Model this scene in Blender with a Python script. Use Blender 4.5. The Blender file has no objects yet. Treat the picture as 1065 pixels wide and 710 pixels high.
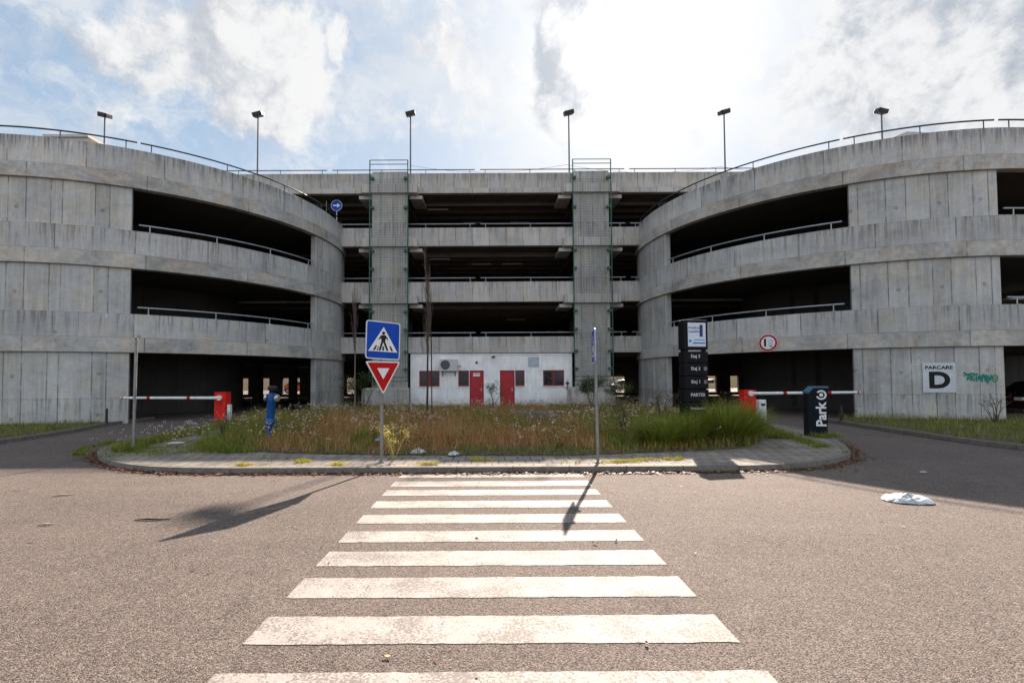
import bpy, math, random
import numpy as np
from mathutils import Matrix, Vector
random.seed(7); rng = np.random.default_rng(11)
R_ = math.radians
sc = bpy.context.scene
COL = sc.collection

# ------------------------------------------------------------------ camera
cd = bpy.data.cameras.new('camera'); cam = bpy.data.objects.new('camera', cd); COL.objects.link(cam)
cd.sensor_width = 36; cd.lens = 500/1065*36; cd.shift_x = .02027; cd.shift_y = .02058
cd.clip_start = .05; cd.clip_end = 3000
cam.matrix_world = Matrix.Translation((0, 0, 1.65)) @ Matrix.Rotation(R_(91.9), 4, 'X') @ Matrix.Rotation(R_(-.3), 4, 'Z')
sc.camera = cam

# ------------------------------------------------------------------ light
SUN_EL, SUN_AZ = 34.8, 17.5            # azimuth measured from +Y towards +X
sd = Vector((math.sin(R_(SUN_AZ))*math.cos(R_(SUN_EL)), math.cos(R_(SUN_AZ))*math.cos(R_(SUN_EL)), math.sin(R_(SUN_EL))))
sl = bpy.data.lights.new('sun', 'SUN'); sl.energy = 5.0; sl.angle = R_(.55); sl.color = (1, .85, .72)
so = bpy.data.objects.new('sun', sl); COL.objects.link(so); so.location = (20, 60, 60)
so.rotation_euler = sd.to_track_quat('Z', 'Y').to_euler()
sc.view_settings.view_transform = 'Standard'; sc.view_settings.look = 'None'
sc.view_settings.gamma = 1; sc.view_settings.use_curve_mapping = False
sc.view_settings.exposure = 1.47

# ------------------------------------------------------------------ node helpers
class NT:
    def __init__(s, tree): s.t = tree; s.N = tree.nodes; s.L = tree.links
    def n(s, typ, ins=None, **props):
        nd = s.N.new(typ)
        for k, v in props.items(): setattr(nd, k, v)
        if ins:
            for k, v in ins.items(): s.put(nd.inputs[k], v)
        return nd
    def put(s, sock, v):
        if isinstance(v, bpy.types.NodeSocket): s.L.new(v, sock)
        elif isinstance(v, (tuple, list)) and len(v) == 3 and sock.type == 'RGBA': sock.default_value = (*v, 1)
        else: sock.default_value = v
    def m(s, op, a, b=None, c=None, clamp=False):
        nd = s.N.new('ShaderNodeMath'); nd.operation = op; nd.use_clamp = clamp
        s.put(nd.inputs[0], a)
        if b is not None: s.put(nd.inputs[1], b)
        if c is not None: s.put(nd.inputs[2], c)
        return nd.outputs[0]
    def mix(s, f, a, b, mode='MIX'):
        nd = s.N.new('ShaderNodeMix'); nd.data_type = 'RGBA'; nd.blend_type = mode
        s.put(nd.inputs[0], f); s.put(nd.inputs[6], a); s.put(nd.inputs[7], b); return nd.outputs[2]
    def ramp(s, f, lo, hi, a=0., b=1.):
        nd = s.N.new('ShaderNodeMapRange'); nd.clamp = True; nd.interpolation_type = 'SMOOTHSTEP'
        for i, v in enumerate((f, lo, hi, a, b)): s.put(nd.inputs[i], v)
        return nd.outputs[0]
    def noise(s, vec, scale, detail=4, rough=.55, dist=0):
        nd = s.n('ShaderNodeTexNoise', {'Scale': scale, 'Detail': detail, 'Roughness': rough, 'Distortion': dist})
        if vec is not None: s.L.new(vec, nd.inputs['Vector'])
        return nd.outputs['Fac']
    def xyz(s, x, y, z): return s.n('ShaderNodeCombineXYZ', {0: x, 1: y, 2: z}).outputs[0]

def newmat(name):
    m = bpy.data.materials.new(name); m.use_nodes = True
    t = NT(m.node_tree); b = m.node_tree.nodes['Principled BSDF']
    return m, t, b
MC = {}
def plain(name, col, rough=.6, metal=0., var=.12, nscale=6., bump=.0, spec=.4):
    if name in MC: return MC[name]
    m, t, b = newmat(name)
    if name.startswith(('sign_', 'totem', 'barrier', 'notice')): spec = .12
    tc = t.n('ShaderNodeTexCoord').outputs['Object']
    nz = t.noise(tc, nscale, 5)
    f = t.ramp(nz, .3, .7, 1-var, 1+var)
    c = t.mix(1., col, t.n('ShaderNodeCombineColor', {0: f, 1: f, 2: f}).outputs[0], 'MULTIPLY')
    t.put(b.inputs['Base Color'], c)
    b.inputs['Metallic'].default_value = metal; b.inputs['Specular IOR Level'].default_value = spec
    t.put(b.inputs['Roughness'], t.ramp(nz, .2, .8, max(rough-.08, .03), min(rough+.08, 1)))
    if bump:
        bp = t.n('ShaderNodeBump', {'Strength': bump, 'Distance': .01, 'Height': t.noise(tc, nscale*8, 4)})
        t.put(b.inputs['Normal'], bp.outputs[0])
    MC[name] = m; return m

def concrete(name, col, R=0, P=1.35, narrow=.27, streak=.3, blotch=.2, holes=True, topz=None, stain=.0, warm=0., seed=0.):
    if name in MC: return MC[name]
    m, t, b = newmat(name)
    tc = t.n('ShaderNodeTexCoord').outputs['Object']
    s = t.n('ShaderNodeSeparateXYZ', {0: tc}); x, y, z = s.outputs
    u = t.m('MULTIPLY', t.m('ARCTAN2', x, t.m('MULTIPLY', y, -1)), R) if R else t.m('ADD', x, y)
    u = t.m('ADD', u, 100+seed)
    # irregular boards: the coordinate wanders a little from panel to panel
    q = t.m('DIVIDE', u, P); fl = t.m('FLOOR', q); fr = t.m('FRACT', q)
    wn = t.n('ShaderNodeTexWhiteNoise', {'W': t.m('ADD', fl, seed)}, noise_dimensions='1D').outputs['Value']
    nar = t.m('MULTIPLY_ADD', wn, .25, narrow-.08)
    e1 = t.m('MULTIPLY', t.m('MINIMUM', fr, t.m('SUBTRACT', 1, fr)), P)
    e2 = t.m('MULTIPLY', t.m('ABSOLUTE', t.m('SUBTRACT', fr, nar)), P)
    joint = t.ramp(t.m('MINIMUM', e1, e2), .006, .026, 1, 0) if narrow else t.ramp(e1, .006, .026, 1, 0)
    wn2 = t.n('ShaderNodeTexWhiteNoise', {'W': t.m('ADD', fl, t.m('MULTIPLY', t.m('LESS_THAN', fr, nar if narrow else -1.), 37.3))}, noise_dimensions='1D').outputs['Value']
    st1 = t.noise(t.xyz(t.m('MULTIPLY', u, 3.2), seed, t.m('MULTIPLY', z, .22)), 1.6, 6, .62)
    st2 = t.noise(t.xyz(t.m('MULTIPLY', u, 14.), seed+3, t.m('MULTIPLY', z, .5)), 1., 3, .6)
    pos = t.xyz(u, seed, z)
    big = t.noise(pos, .8, 5, .6, .4); fine = t.noise(pos, 26., 5, .7); mid = t.noise(pos, 5., 6, .65, .3)
    f = t.m('MULTIPLY_ADD', t.m('SUBTRACT', st1, .5), streak*2.1, 1.)
    f = t.m('ADD', f, t.m('MULTIPLY', t.m('SUBTRACT', st2, .5), streak*1.25))
    f = t.m('ADD', f, t.m('MULTIPLY', t.m('SUBTRACT', big, .5), blotch*3.2))
    f = t.m('ADD', f, t.m('MULTIPLY', t.m('SUBTRACT', mid, .5), blotch*2.6))
    f = t.m('ADD', f, t.m('MULTIPLY', t.m('SUBTRACT', fine, .5), .75))
    f = t.m('ADD', f, t.m('MULTIPLY', t.m('SUBTRACT', wn2, .5), .26))
    rp = t.m('MULTIPLY', t.ramp(t.m('ADD', t.m('MULTIPLY', mid, .35), t.m('MULTIPLY', t.noise(t.xyz(t.m('MULTIPLY', u, .45), seed+7, z), 1.1, 6, .7, .6), .75)), .56, .66), blotch*1.1)
    f = t.m('MULTIPLY', f, t.m('MULTIPLY_ADD', rp, t.m('MULTIPLY_ADD', fine, -1.6, .15), 1.))
    jn = t.m('MULTIPLY', joint, t.ramp(t.noise(pos, 2.2, 3), .34, .58, .25, 1.))
    f = t.m('MULTIPLY', f, t.m('MULTIPLY_ADD', jn, -.62, 1.))
    pits = t.ramp(t.noise(pos, 24., 2, .5), .64, .70, 0, 1)
    f = t.m('MULTIPLY', f, t.m('MULTIPLY_ADD', pits, -.42, 1.))
    hole = None
    if holes:
        du = t.m('MULTIPLY', t.m('SUBTRACT', fr, t.m('MULTIPLY', nar, .5)), P)
        dv = t.m('MULTIPLY', t.m('SUBTRACT', t.m('FRACT', t.m('DIVIDE', t.m('ADD', z, t.m('MULTIPLY', wn, .25)), 1.55)), .3), 1.55)
        d = t.m('SQRT', t.m('ADD', t.m('MULTIPLY', du, du), t.m('MULTIPLY', dv, dv)))
        hole = t.m('MULTIPLY', t.ramp(t.m('ABSOLUTE', t.m('SUBTRACT', d, .045)), .008, .024, 1, 0), t.m('GREATER_THAN', wn, .35))
        f = t.m('MULTIPLY', f, t.m('MULTIPLY_ADD', hole, -.5, 1.))
    if topz is not None and stain:
        g = t.ramp(t.m('SUBTRACT', topz, z), 0., t.m('MULTIPLY_ADD', st2, 1.1, .05), 1, 0)
        sm = t.m('MULTIPLY', g, t.ramp(st2, .44, .6, 0, 1))
        f = t.m('MULTIPLY', f, t.m('MULTIPLY_ADD', sm, -stain, 1.))
    drip_n = t.noise(t.xyz(t.m('MULTIPLY', u, 7.5), seed+11, t.m('MULTIPLY', z, .35)), 1.3, 5, .7)
    below = t.m('MODULO', t.m('SUBTRACT', (topz if topz else 10.66)+32.2, z), 3.22)
    dm = t.m('MULTIPLY', t.ramp(below, 0., t.m('MULTIPLY_ADD', drip_n, 3.4, -.9), 1, 0), t.ramp(drip_n, .50, .60))
    f = t.m('MULTIPLY', f, t.m('MULTIPLY_ADD', dm, -.40, 1.))
    lip = t.m('MULTIPLY', t.ramp(below, .0, .07, 1, 0), t.ramp(mid, .4, .6)); f = t.m('MULTIPLY', f, t.m('MULTIPLY_ADD', lip, -.35, 1.))
    spots = t.ramp(t.noise(pos, 11., 4, .75, .8), .60, .66); f = t.m('MULTIPLY', f, t.m('MULTIPLY_ADD', t.m('MULTIPLY', spots, t.ramp(big, .44, .60)), -.34, 1.))
    pale = t.m('MULTIPLY', t.ramp(t.noise(t.xyz(t.m('MULTIPLY', u, 9.), seed+21, t.m('MULTIPLY', z, .5)), 1.1, 4, .7), .60, .68), t.ramp(mid, .46, .58)); f = t.m('MULTIPLY', f, t.m('MULTIPLY_ADD', pale, .30, 1.))
    f = t.m('MAXIMUM', t.m('MULTIPLY', f, 1.07), .12)
    cc = t.n('ShaderNodeCombineColor', {0: f, 1: f, 2: f}).outputs[0]
    tint = t.mix(t.ramp(t.noise(pos, 1.3, 4), .4, .68), col, (col[0]*1.06+warm, col[1]*1.0, col[2]*.90))
    c = t.mix(1., tint, cc, 'MULTIPLY')
    rust = t.m('MULTIPLY', t.ramp(st2, .66, .74), t.ramp(big, .52, .66))
    c = t.mix(t.m('MULTIPLY', rust, .35), c, (.26, .17, .10))
    t.put(b.inputs['Base Color'], c); b.inputs['Roughness'].default_value = .88
    h = t.m('ADD', t.m('MULTIPLY', jn, -1.), t.m('MULTIPLY', fine, .35))
    h = t.m('ADD', h, t.m('MULTIPLY', wn2, .6))
    h = t.m('ADD', h, t.m('MULTIPLY', mid, .6))
    if hole: h = t.m('SUBTRACT', h, hole)
    t.put(b.inputs['Normal'], t.n('ShaderNodeBump', {'Strength': .55, 'Distance': .015, 'Height': h}).outputs[0])
    MC[name] = m; return m

# ------------------------------------------------------------------ sky: Nishita with broken cloud
w = bpy.data.worlds.new('World'); sc.world = w; w.use_nodes = True
t = NT(w.node_tree); bg = w.node_tree.nodes['Background']
sky = t.n('ShaderNodeTexSky', sky_type='NISHITA', sun_disc=False)
sky.sun_elevation = R_(SUN_EL); sky.sun_rotation = R_(SUN_AZ); sky.air_density = 1.; sky.dust_density = .6; sky.ozone_density = 1.2
SKYK = .075
gen = t.n('ShaderNodeTexCoord').outputs['Generated']
nv = t.n('ShaderNodeVectorMath', {0: gen}, operation='NORMALIZE').outputs[0]
sep = t.n('ShaderNodeSeparateXYZ', {0: nv}).outputs
def wdir(px, py): return Vector(((px-511)/500, 1, (393-py)/500)).normalized()
def vmul(v, k): return t.n('ShaderNodeVectorMath', {0: v, 1: k}, operation='MULTIPLY').outputs[0]
def vadd(v, k): return t.n('ShaderNodeVectorMath', {0: v, 1: k}, operation='ADD').outputs[0]
def warp(v, sc_, amt):
    wn_ = t.n('ShaderNodeTexNoise', {'Vector': v, 'Scale': sc_, 'Detail': 6., 'Roughness': .6}).outputs['Color']
    return t.n('ShaderNodeVectorMath', {0: vadd(wn_, (-.5, -.5, -.5)), 1: (amt, amt, amt), 2: v}, operation='MULTIPLY_ADD').outputs[0]
# px, py on the far sky, radius, weight, stretch x / z
BL_A = [(262, 55, .17, 1., 1., .85), (212, 88, .09, .7, .9, 1.), (200, 25, .07, .7, 1., 1.), (352, 45, .06, .75, .7, 1.3), (370, 85, .04, .5, .7, 1.),
        (82, 14, .08, .75, 1.6, .6), (20, 75, .16, .45, 1.8, .5), (480, 40, .11, .55, 1.4, 1.), (430, 105, .12, .4, 1.8, .7), (310, 105, .06, .6, 1., 1.)]
BL_B = [(597, 55, .11, 1.3, .75, 1.2), (580, 100, .07, 1., 1., 1.), (960, 50, .17, 1.1, 1.4, .8), (1050, 115, .12, .8, 1.4, 1.), (900, 30, .08, .7, 1., 1.), (800, 120, .12, .4, 2., .6)]
def density(v, BL):
    wv_ = warp(v, 4.5, .13); acc = None
    for (px, py, rr0, wt, sx, sz) in BL:
        d = t.n('ShaderNodeVectorMath', {0: wv_, 1: tuple(wdir(px, py))}, operation='SUBTRACT').outputs[0]
        d = vmul(d, (1/sx, 1, 1/sz)); L2 = t.n('ShaderNodeVectorMath', {0: d, 1: d}, operation='DOT_PRODUCT').outputs['Value']
        g_ = t.m('MULTIPLY', t.m('EXPONENT', t.m('MULTIPLY', L2, -1/(rr0*rr0))), wt)
        acc = g_ if acc is None else t.m('MAXIMUM', acc, g_)
    n_ = t.noise(wv_, 9., 10, .62, .15)
    return t.m('ADD', acc, t.m('MULTIPLY', t.m('SUBTRACT', n_, .5), 1.55))
toward = tuple(sd*.035)
def cloud(BL):
    d0 = density(nv, BL); d1 = density(vadd(nv, toward), BL)
    return t.ramp(d0, .34, .66), t.ramp(t.m('SUBTRACT', d0, d1), -.30, .22), d0
wisp = t.noise(vmul(warp(nv, 3., .3), (2., 2., 6.)), 1.8, 9, .62, .4)
wisp2 = t.noise(vmul(warp(nv, 5., .2), (3., 2., 5.)), 2.6, 9, .65, .3)
cosA = t.n('ShaderNodeVectorMath', {0: nv, 1: tuple(sd)}, operation='DOT_PRODUCT').outputs['Value']
glow = t.m('POWER', t.m('MAXIMUM', cosA, 0.), 15.)
glow2 = t.m('POWER', t.m('MAXIMUM', cosA, 0.), 60.)
base = vmul(sky.outputs[0], (SKYK, SKYK, SKYK))
blue = t.mix(t.ramp(sep[2], 0., .6), (.208, .236, .262), (.140, .185, .238))
c = t.mix(.75, base, blue)
c = t.mix(t.m('MULTIPLY', t.ramp(wisp, .40, .68), .65), c, (.28, .292, .305))
c = t.mix(t.m('MULTIPLY', t.ramp(wisp2, .50, .72), .6), c, (.325, .328, .33))
mA, lA, dA = cloud(BL_A)
c = t.mix(t.m('MULTIPLY', mA, .93), c, t.mix(lA, (.205, .215, .235), (.345, .343, .34)))
gf_ = t.m('MULTIPLY', glow, t.ramp(wisp2, .32, .62, .68, 1.))
c = t.mix(t.m('MINIMUM', gf_, .92), c, (.352, .350, .346))
mB, lB, dB = cloud(BL_B)
c = t.mix(t.m('MULTIPLY', mB, .9), c, t.mix(lB, (.165, .180, .205), (.335, .335, .335)))
gl = t.m('MULTIPLY', glow2, .09)
# unseen bright cloud added behind the viewer to lift light on the facade
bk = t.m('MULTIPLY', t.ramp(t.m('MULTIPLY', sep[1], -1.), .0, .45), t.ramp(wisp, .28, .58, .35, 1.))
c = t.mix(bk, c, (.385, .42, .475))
c = t.mix(1., c, t.n('ShaderNodeCombineColor', {0: gl, 1: gl, 2: gl}).outputs[0], 'ADD')
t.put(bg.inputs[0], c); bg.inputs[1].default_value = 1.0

# ------------------------------------------------------------------ mesh helpers
class MB:
    def __init__(s): s.v = []; s.f = []
    def add(s, vs, fs):
        k = len(s.v); s.v += [tuple(p) for p in vs]; s.f += [tuple(i+k for i in f) for f in fs]; return s
    def box(s, x0, x1, y0, y1, z0, z1, M=None):
        vs = [(x, y, z) for x in (x0, x1) for y in (y0, y1) for z in (z0, z1)]
        if M is not None: vs = [M @ Vector(p) for p in vs]
        return s.add(vs, [(0, 1, 3, 2), (4, 6, 7, 5), (0, 4, 5, 1), (2, 3, 7, 6), (0, 2, 6, 4), (1, 5, 7, 3)])
    def tube(s, path, r, n=8, caps=True):
        path = [Vector(p) for p in path]; m = len(path)
        rs = r if isinstance(r, (list, tuple)) else [r]*m
        k = len(s.v); up = Vector((0, 0, 1)); prev = None
        for i, p in enumerate(path):
            d = (path[min(i+1, m-1)]-path[max(i-1, 0)]).normalized()
            a = d.cross(up) if abs(d.z) < .95 else d.cross(Vector((0, 1, 0)))
            if prev is not None:
                a = prev - d*prev.dot(d)
            a.normalize(); prev = a; b = d.cross(a)
            for j in range(n):
                q = 2*math.pi*j/n; s.v.append(tuple(p+(a*math.cos(q)+b*math.sin(q))*rs[i]))
        for i in range(m-1):
            for j in range(n):
                a0 = k+i*n+j; a1 = k+i*n+(j+1) % n; s.f.append((a0, a0+n, a1+n, a1))
        if caps: s.f.append(tuple(k+j for j in range(n))); s.f.append(tuple(k+(m-1)*n+j for j in reversed(range(n))))
        return s
    def lathe(s, prof, M=None, n=20):   # prof: (r, z)
        k = len(s.v)
        for r, z in prof:
            for j in range(n):
                p = Vector((r*math.cos(2*math.pi*j/n), r*math.sin(2*math.pi*j/n), z)); s.v.append(tuple(M @ p if M is not None else p))
        for i in range(len(prof)-1):
            for j in range(n):
                a = k+i*n+j; b = k+i*n+(j+1) % n; s.f.append((a, b, b+n, a+n))
        s.f.append(tuple(k+j for j in reversed(range(n)))); s.f.append(tuple(k+(len(prof)-1)*n+j for j in range(n)))
        return s
    def prism(s, pts, z0, z1, M=None):
        n = len(pts); vs = [Vector((x, y, z0)) for x, y in pts]+[Vector((x, y, z1)) for x, y in pts]
        if M is not None: vs = [M @ p for p in vs]
        return s.add(vs, [tuple(reversed(range(n))), tuple(range(n, 2*n))]+[(i, (i+1) % n, (i+1) % n+n, i+n) for i in range(n)])
    def sector(s, a0, a1, r0, r1, z0, z1, n=None, cx=0, cy=0):   # angle 0 faces -Y, positive towards +X
        n = n or max(2, int(abs(a1-a0)/1.5)); vs = []; fs = []
        for i in range(n+1):
            a = R_(a0+(a1-a0)*i/n); sx, sy = math.sin(a), -math.cos(a)
            for r, z in ((r0, z0), (r1, z0), (r1, z1), (r0, z1)): vs.append((cx+sx*r, cy+sy*r, z))
        for i in range(n):
            k = 4*i
            for j in range(4): fs.append((k+j, k+4+j, k+4+(j+1) % 4, k+(j+1) % 4))
        fs += [(0, 1, 2, 3), (4*n+3, 4*n+2, 4*n+1, 4*n)]
        return s.add(vs, fs)
    def build(s, name, mat, parent=None, smooth=False, bevel=0., seg=2, loc=None, rz=0.):
        me = bpy.data.meshes.new(name); me.from_pydata(s.v, [], s.f); me.update()
        mats = mat if isinstance(mat, list) else [mat]
        for m_ in mats: me.materials.append(m_)
        import bmesh
        bm = bmesh.new(); bm.from_mesh(me); bmesh.ops.recalc_face_normals(bm, faces=bm.faces); bm.to_mesh(me); bm.free()
        o = bpy.data.objects.new(name, me); COL.objects.link(o)
        if parent: o.parent = parent
        if loc is not None: o.location = loc
        o.rotation_euler.z = rz
        if smooth:
            me.polygons.foreach_set('use_smooth', [True]*len(me.polygons))
            try: me.set_sharp_from_angle(angle=R_(35))
            except Exception: pass
        if bevel:
            bv = o.modifiers.new('bevel', 'BEVEL'); bv.width = bevel; bv.segments = seg; bv.limit_method = 'ANGLE'; bv.angle_limit = R_(40)
        return o
def tag(o, label=None, cat=None, group=None, kind=None):
    if label: o['label'] = label
    if cat: o['category'] = cat
    if group: o['group'] = group
    if kind: o['kind'] = kind
    return o
def thing(name, label, cat, loc=(0, 0, 0), rz=0., group=None):
    o = bpy.data.objects.new(name, None); COL.objects.link(o); o.location = loc; o.rotation_euler.z = rz
    o.empty_display_size = .2
    return tag(o, label, cat, group)
def struct(o): o['kind'] = 'structure'; return o
def copy_tree(o, parent=None):
    c_ = o.copy(); COL.objects.link(c_)
    if parent: c_.parent = parent
    for ch in [x for x in bpy.data.objects if x.parent == o]: copy_tree(ch, c_)
    return c_
def text(body, size, mat, name, parent, M, depth=.002, bold=0., sx=1., align='CENTER', spacing=1.):
    cu = bpy.data.curves.new(name, 'FONT'); cu.body = body; cu.size = size; cu.align_x = align; cu.align_y = 'CENTER'
    cu.extrude = depth; cu.offset = bold; cu.space_character = spacing; cu.resolution_u = 4
    o = bpy.data.objects.new(name, cu); COL.objects.link(o)
    bpy.context.view_layer.update()
    me = bpy.data.meshes.new_from_object(o.evaluated_get(bpy.context.evaluated_depsgraph_get()))
    bpy.data.objects.remove(o); bpy.data.curves.remove(cu)
    me.transform(M @ Matrix.Diagonal((sx, 1, 1, 1)))
    me.materials.clear(); me.materials.append(mat); me.name = name
    q = bpy.data.objects.new(name, me); COL.objects.link(q); q.parent = parent; return q
# text lies in XY facing +Z; FACE turns it upright facing -Y
FACE = Matrix.Rotation(R_(90), 4, 'X')
def npmesh(name, V, F, mat, parent=None, uvcol=None):
    """V (n,3); F: array (m,k) of equal-size faces; uvcol: per-face random value stored as attribute"""
    me = bpy.data.meshes.new(name); k = F.shape[1]
    me.vertices.add(len(V)); me.vertices.foreach_set('co', V.astype(np.float32).ravel())
    me.loops.add(F.size); me.loops.foreach_set('vertex_index', F.astype(np.int32).ravel())
    me.polygons.add(len(F)); me.polygons.foreach_set('loop_start', np.arange(0, F.size, k, dtype=np.int32))
    me.update(calc_edges=True)
    if uvcol is not None:
        at = me.attributes.new('tone', 'FLOAT', 'FACE'); at.data.foreach_set('value', uvcol.astype(np.float32))
    me.materials.append(mat)
    o = bpy.data.objects.new(name, me); COL.objects.link(o)
    if parent: o.parent = parent
    return o
def leafmat(name, c1, c2, trans=.35, c3=None):
    if name in MC: return MC[name]
    m, t, b = newmat(name)
    at = t.n('ShaderNodeAttribute', attribute_name='tone').outputs['Fac']
    cr = t.n('ShaderNodeValToRGB', {0: at}).outputs[0]; el = cr.node.color_ramp.elements
    el[0].color = (*c1, 1); el[1].color = (*c2, 1)
    if c3: e = el.new(.5); e.color = (*c3, 1)
    t.put(b.inputs['Base Color'], cr); b.inputs['Roughness'].default_value = .6; b.inputs['Specular IOR Level'].default_value = .25
    tr = t.n('ShaderNodeBsdfTranslucent', {'Color': cr})
    mx = t.n('ShaderNodeMixShader', {0: trans, 1: b.outputs[0], 2: tr.outputs[0]})
    t.L.new(mx.outputs[0], m.node_tree.nodes['Material Output'].inputs[0])
    MC[name] = m; return m

# ------------------------------------------------------------------ ground
def asphalt():
    m, t, b = newmat('asphalt'); tc = t.n('ShaderNodeTexCoord').outputs['Object']
    v1 = t.n('ShaderNodeTexVoronoi', {'Vector': tc, 'Scale': 120.})
    g = t.n('ShaderNodeSeparateColor', {0: v1.outputs['Color']}).outputs[0]
    v2 = t.n('ShaderNodeTexVoronoi', {'Vector': tc, 'Scale': 38.})
    g2 = t.n('ShaderNodeSeparateColor', {0: v2.outputs['Color']}).outputs[1]
    big = t.noise(tc, .35, 5, .6, .4); mid = t.noise(tc, 3.2, 6, .7); lane = t.noise(t.n('ShaderNodeVectorMath', {0: tc, 1: (.08, .9, 1)}, operation='MULTIPLY').outputs[0], 1., 4)
    f = t.m('MULTIPLY_ADD', t.m('SUBTRACT', g, .5), 1.3, 1.0)
    f = t.m('ADD', f, t.m('MULTIPLY', t.m('GREATER_THAN', g2, .95), .22))
    f = t.m('SUBTRACT', f, t.m('MULTIPLY', t.ramp(t.noise(tc, 85., 3, .7), .50, .64), .8))
    f = t.m('ADD', f, t.m('MULTIPLY', t.m('SUBTRACT', big, .5), .55))
    f = t.m('ADD', f, t.m('MULTIPLY', t.m('SUBTRACT', mid, .5), .35))
    f = t.m('ADD', f, t.m('MULTIPLY', t.m('SUBTRACT', lane, .5), .42))
    stain_ = t.m('MULTIPLY', t.ramp(t.noise(tc, .9, 6, .65, .8), .60, .70), .22); f = t.m('SUBTRACT', f, stain_)
    dust = t.m('MULTIPLY', t.ramp(t.noise(tc, 1.8, 6, .7, .3), .55, .72), .16); f = t.m('ADD', f, dust)
    f = t.m('MAXIMUM', f, .1)
    crk = t.n('ShaderNodeTexVoronoi', {'Vector': t.n('ShaderNodeVectorMath', {0: t.n('ShaderNodeTexNoise', {'Vector': tc, 'Scale': 1.3, 'Detail': 5.}).outputs['Color'], 1: (1.2, 1.2, 1.2), 2: tc}, operation='MULTIPLY_ADD').outputs[0], 'Scale': .22}, feature='DISTANCE_TO_EDGE').outputs['Distance']
    f = t.m('MULTIPLY', f, t.m('MULTIPLY_ADD', t.m('MULTIPLY', t.ramp(crk, .0, .006, 1, 0), t.ramp(mid, .5, .6)), -.45, 1.))
    cc = t.n('ShaderNodeCombineColor', {0: f, 1: f, 2: f}).outputs[0]
    t.put(b.inputs['Base Color'], t.mix(1., t.mix(t.ramp(g2, .2, .9), (.130, .102, .087), (.146, .118, .103)), cc, 'MULTIPLY'))
    b.inputs['Roughness'].default_value = .85; b.inputs['Specular IOR Level'].default_value = .3
    h = t.m('ADD', t.m('MULTIPLY', v1.outputs['Distance'], -1.), t.m('MULTIPLY', g, .6))
    t.put(b.inputs['Normal'], t.n('ShaderNodeBump', {'Strength': .75, 'Distance': .007, 'Height': h}).outputs[0])
    return m
ASPH = asphalt()
gm = MB(); gm.add([(-900, -300, 0), (900, -300, 0), (900, 1500, 0), (-900, 1500, 0)], [(0, 1, 2, 3)])
struct(gm.build('ground', ASPH))

def paintmat():
    m, t, b = newmat('road_paint'); tc = t.n('ShaderNodeTexCoord').outputs['Object']
    n1 = t.noise(tc, 55., 4, .7); n2 = t.noise(tc, 2.5, 5, .6)
    worn = t.ramp(t.m('ADD', n1, t.m('MULTIPLY', t.m('SUBTRACT', n2, .5), .62)), .50, .565)
    c = t.mix(t.ramp(t.noise(tc, 7., 5, .7), .35, .7), (.27, .243, .222), (.335, .308, .288))
    t.put(b.inputs['Base Color'], t.mix(t.m('MULTIPLY', worn, .85), c, (.12, .10, .09))); b.inputs['Roughness'].default_value = .75
    t.put(b.inputs['Normal'], t.n('ShaderNodeBump', {'Strength': .35, 'Distance': .004, 'Height': n1}).outputs[0])
    return m
PAINT = paintmat()
ys = [(8.08, 8.36), (7.42, 7.80), (6.85, 7.19), (6.2, 6.55), (5.55, 5.90), (4.92, 5.27), (4.30, 4.66), (3.68, 4.05), (3.05, 3.40), (2.42, 2.76), (1.8, 2.13), (1.15, 1.5)]
for i, (a, b_) in enumerate(ys):
    q = MB(); n = 40; vs = []
    for k in range(n+1):
        x = -1.56+3.1*k/n; vs += [(x, a+random.uniform(-.006, .006), .004), (x, b_+random.uniform(-.006, .006), .004)]
    q.add(vs, [(2*k, 2*k+2, 2*k+3, 2*k+1) for k in range(n)])
    o = struct(q.build('crosswalk_stripe', PAINT)); o['group'] = 'white stripes of the zebra crossing'

def catmull(P, n=6, closed=True):
    out = []; N = len(P)
    rngi = range(N) if closed else range(N-1)
    for i in rngi:
        g = (lambda k: P[k % N]) if closed else (lambda k: P[max(0, min(N-1, k))])
        p0, p1, p2, p3 = [np.array(g(i+d), float) for d in (-1, 0, 1, 2)]
        for j in range(n):
            s = j/n; out.append(tuple(.5*((2*p1)+(-p0+p2)*s+(2*p0-5*p1+4*p2-p3)*s*s+(-p0+3*p1-3*p2+p3)*s**3)))
    if not closed: out.append(tuple(P[-1]))
    return out
ISL = [(-4.6, 8.5), (-2, 8.48), (1, 8.47), (3.8, 8.47), (5.0, 8.57), (6.0, 8.88), (7.05, 9.58), (7.62, 10.3), (8.35, 11.6), (8.98, 13.2), (9.35, 15.3), (9.5, 17.5), (9.2, 20), (8.9, 23), (8.85, 27.2),
       (-8.85, 27.2), (-8.95, 23), (-9.9, 20), (-10.25, 18.2), (-9.75, 16.2), (-9.35, 14.2), (-9.2, 12.3), (-8.95, 11.1), (-8.32, 10.2), (-7.4, 9.36), (-6.4, 8.8), (-5.5, 8.58)]
isl = catmull(ISL[:15], 6, False)+catmull(ISL[15:]+[ISL[0]], 6, False)[:-1]
def offset(poly, d):
    out = []; N = len(poly)
    for i in range(N):
        a, b_ = np.array(poly[i-1]), np.array(poly[(i+1) % N]); t_ = b_-a; t_ /= np.linalg.norm(t_)+1e-9
        out.append(tuple(np.array(poly[i])+np.array((-t_[1], t_[0]))*d))
    return out
inner = offset(isl, .14)
def resample(poly, step, closed=True):
    P = [np.array(p) for p in poly]+([np.array(poly[0])] if closed else []); out = [P[0]]; acc = 0
    for a, b_ in zip(P, P[1:]):
        L = np.linalg.norm(b_-a); s = step-acc
        while s <= L: out.append(a+(b_-a)*s/L); s += step
        acc = L-(s-step)
    return out
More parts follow.
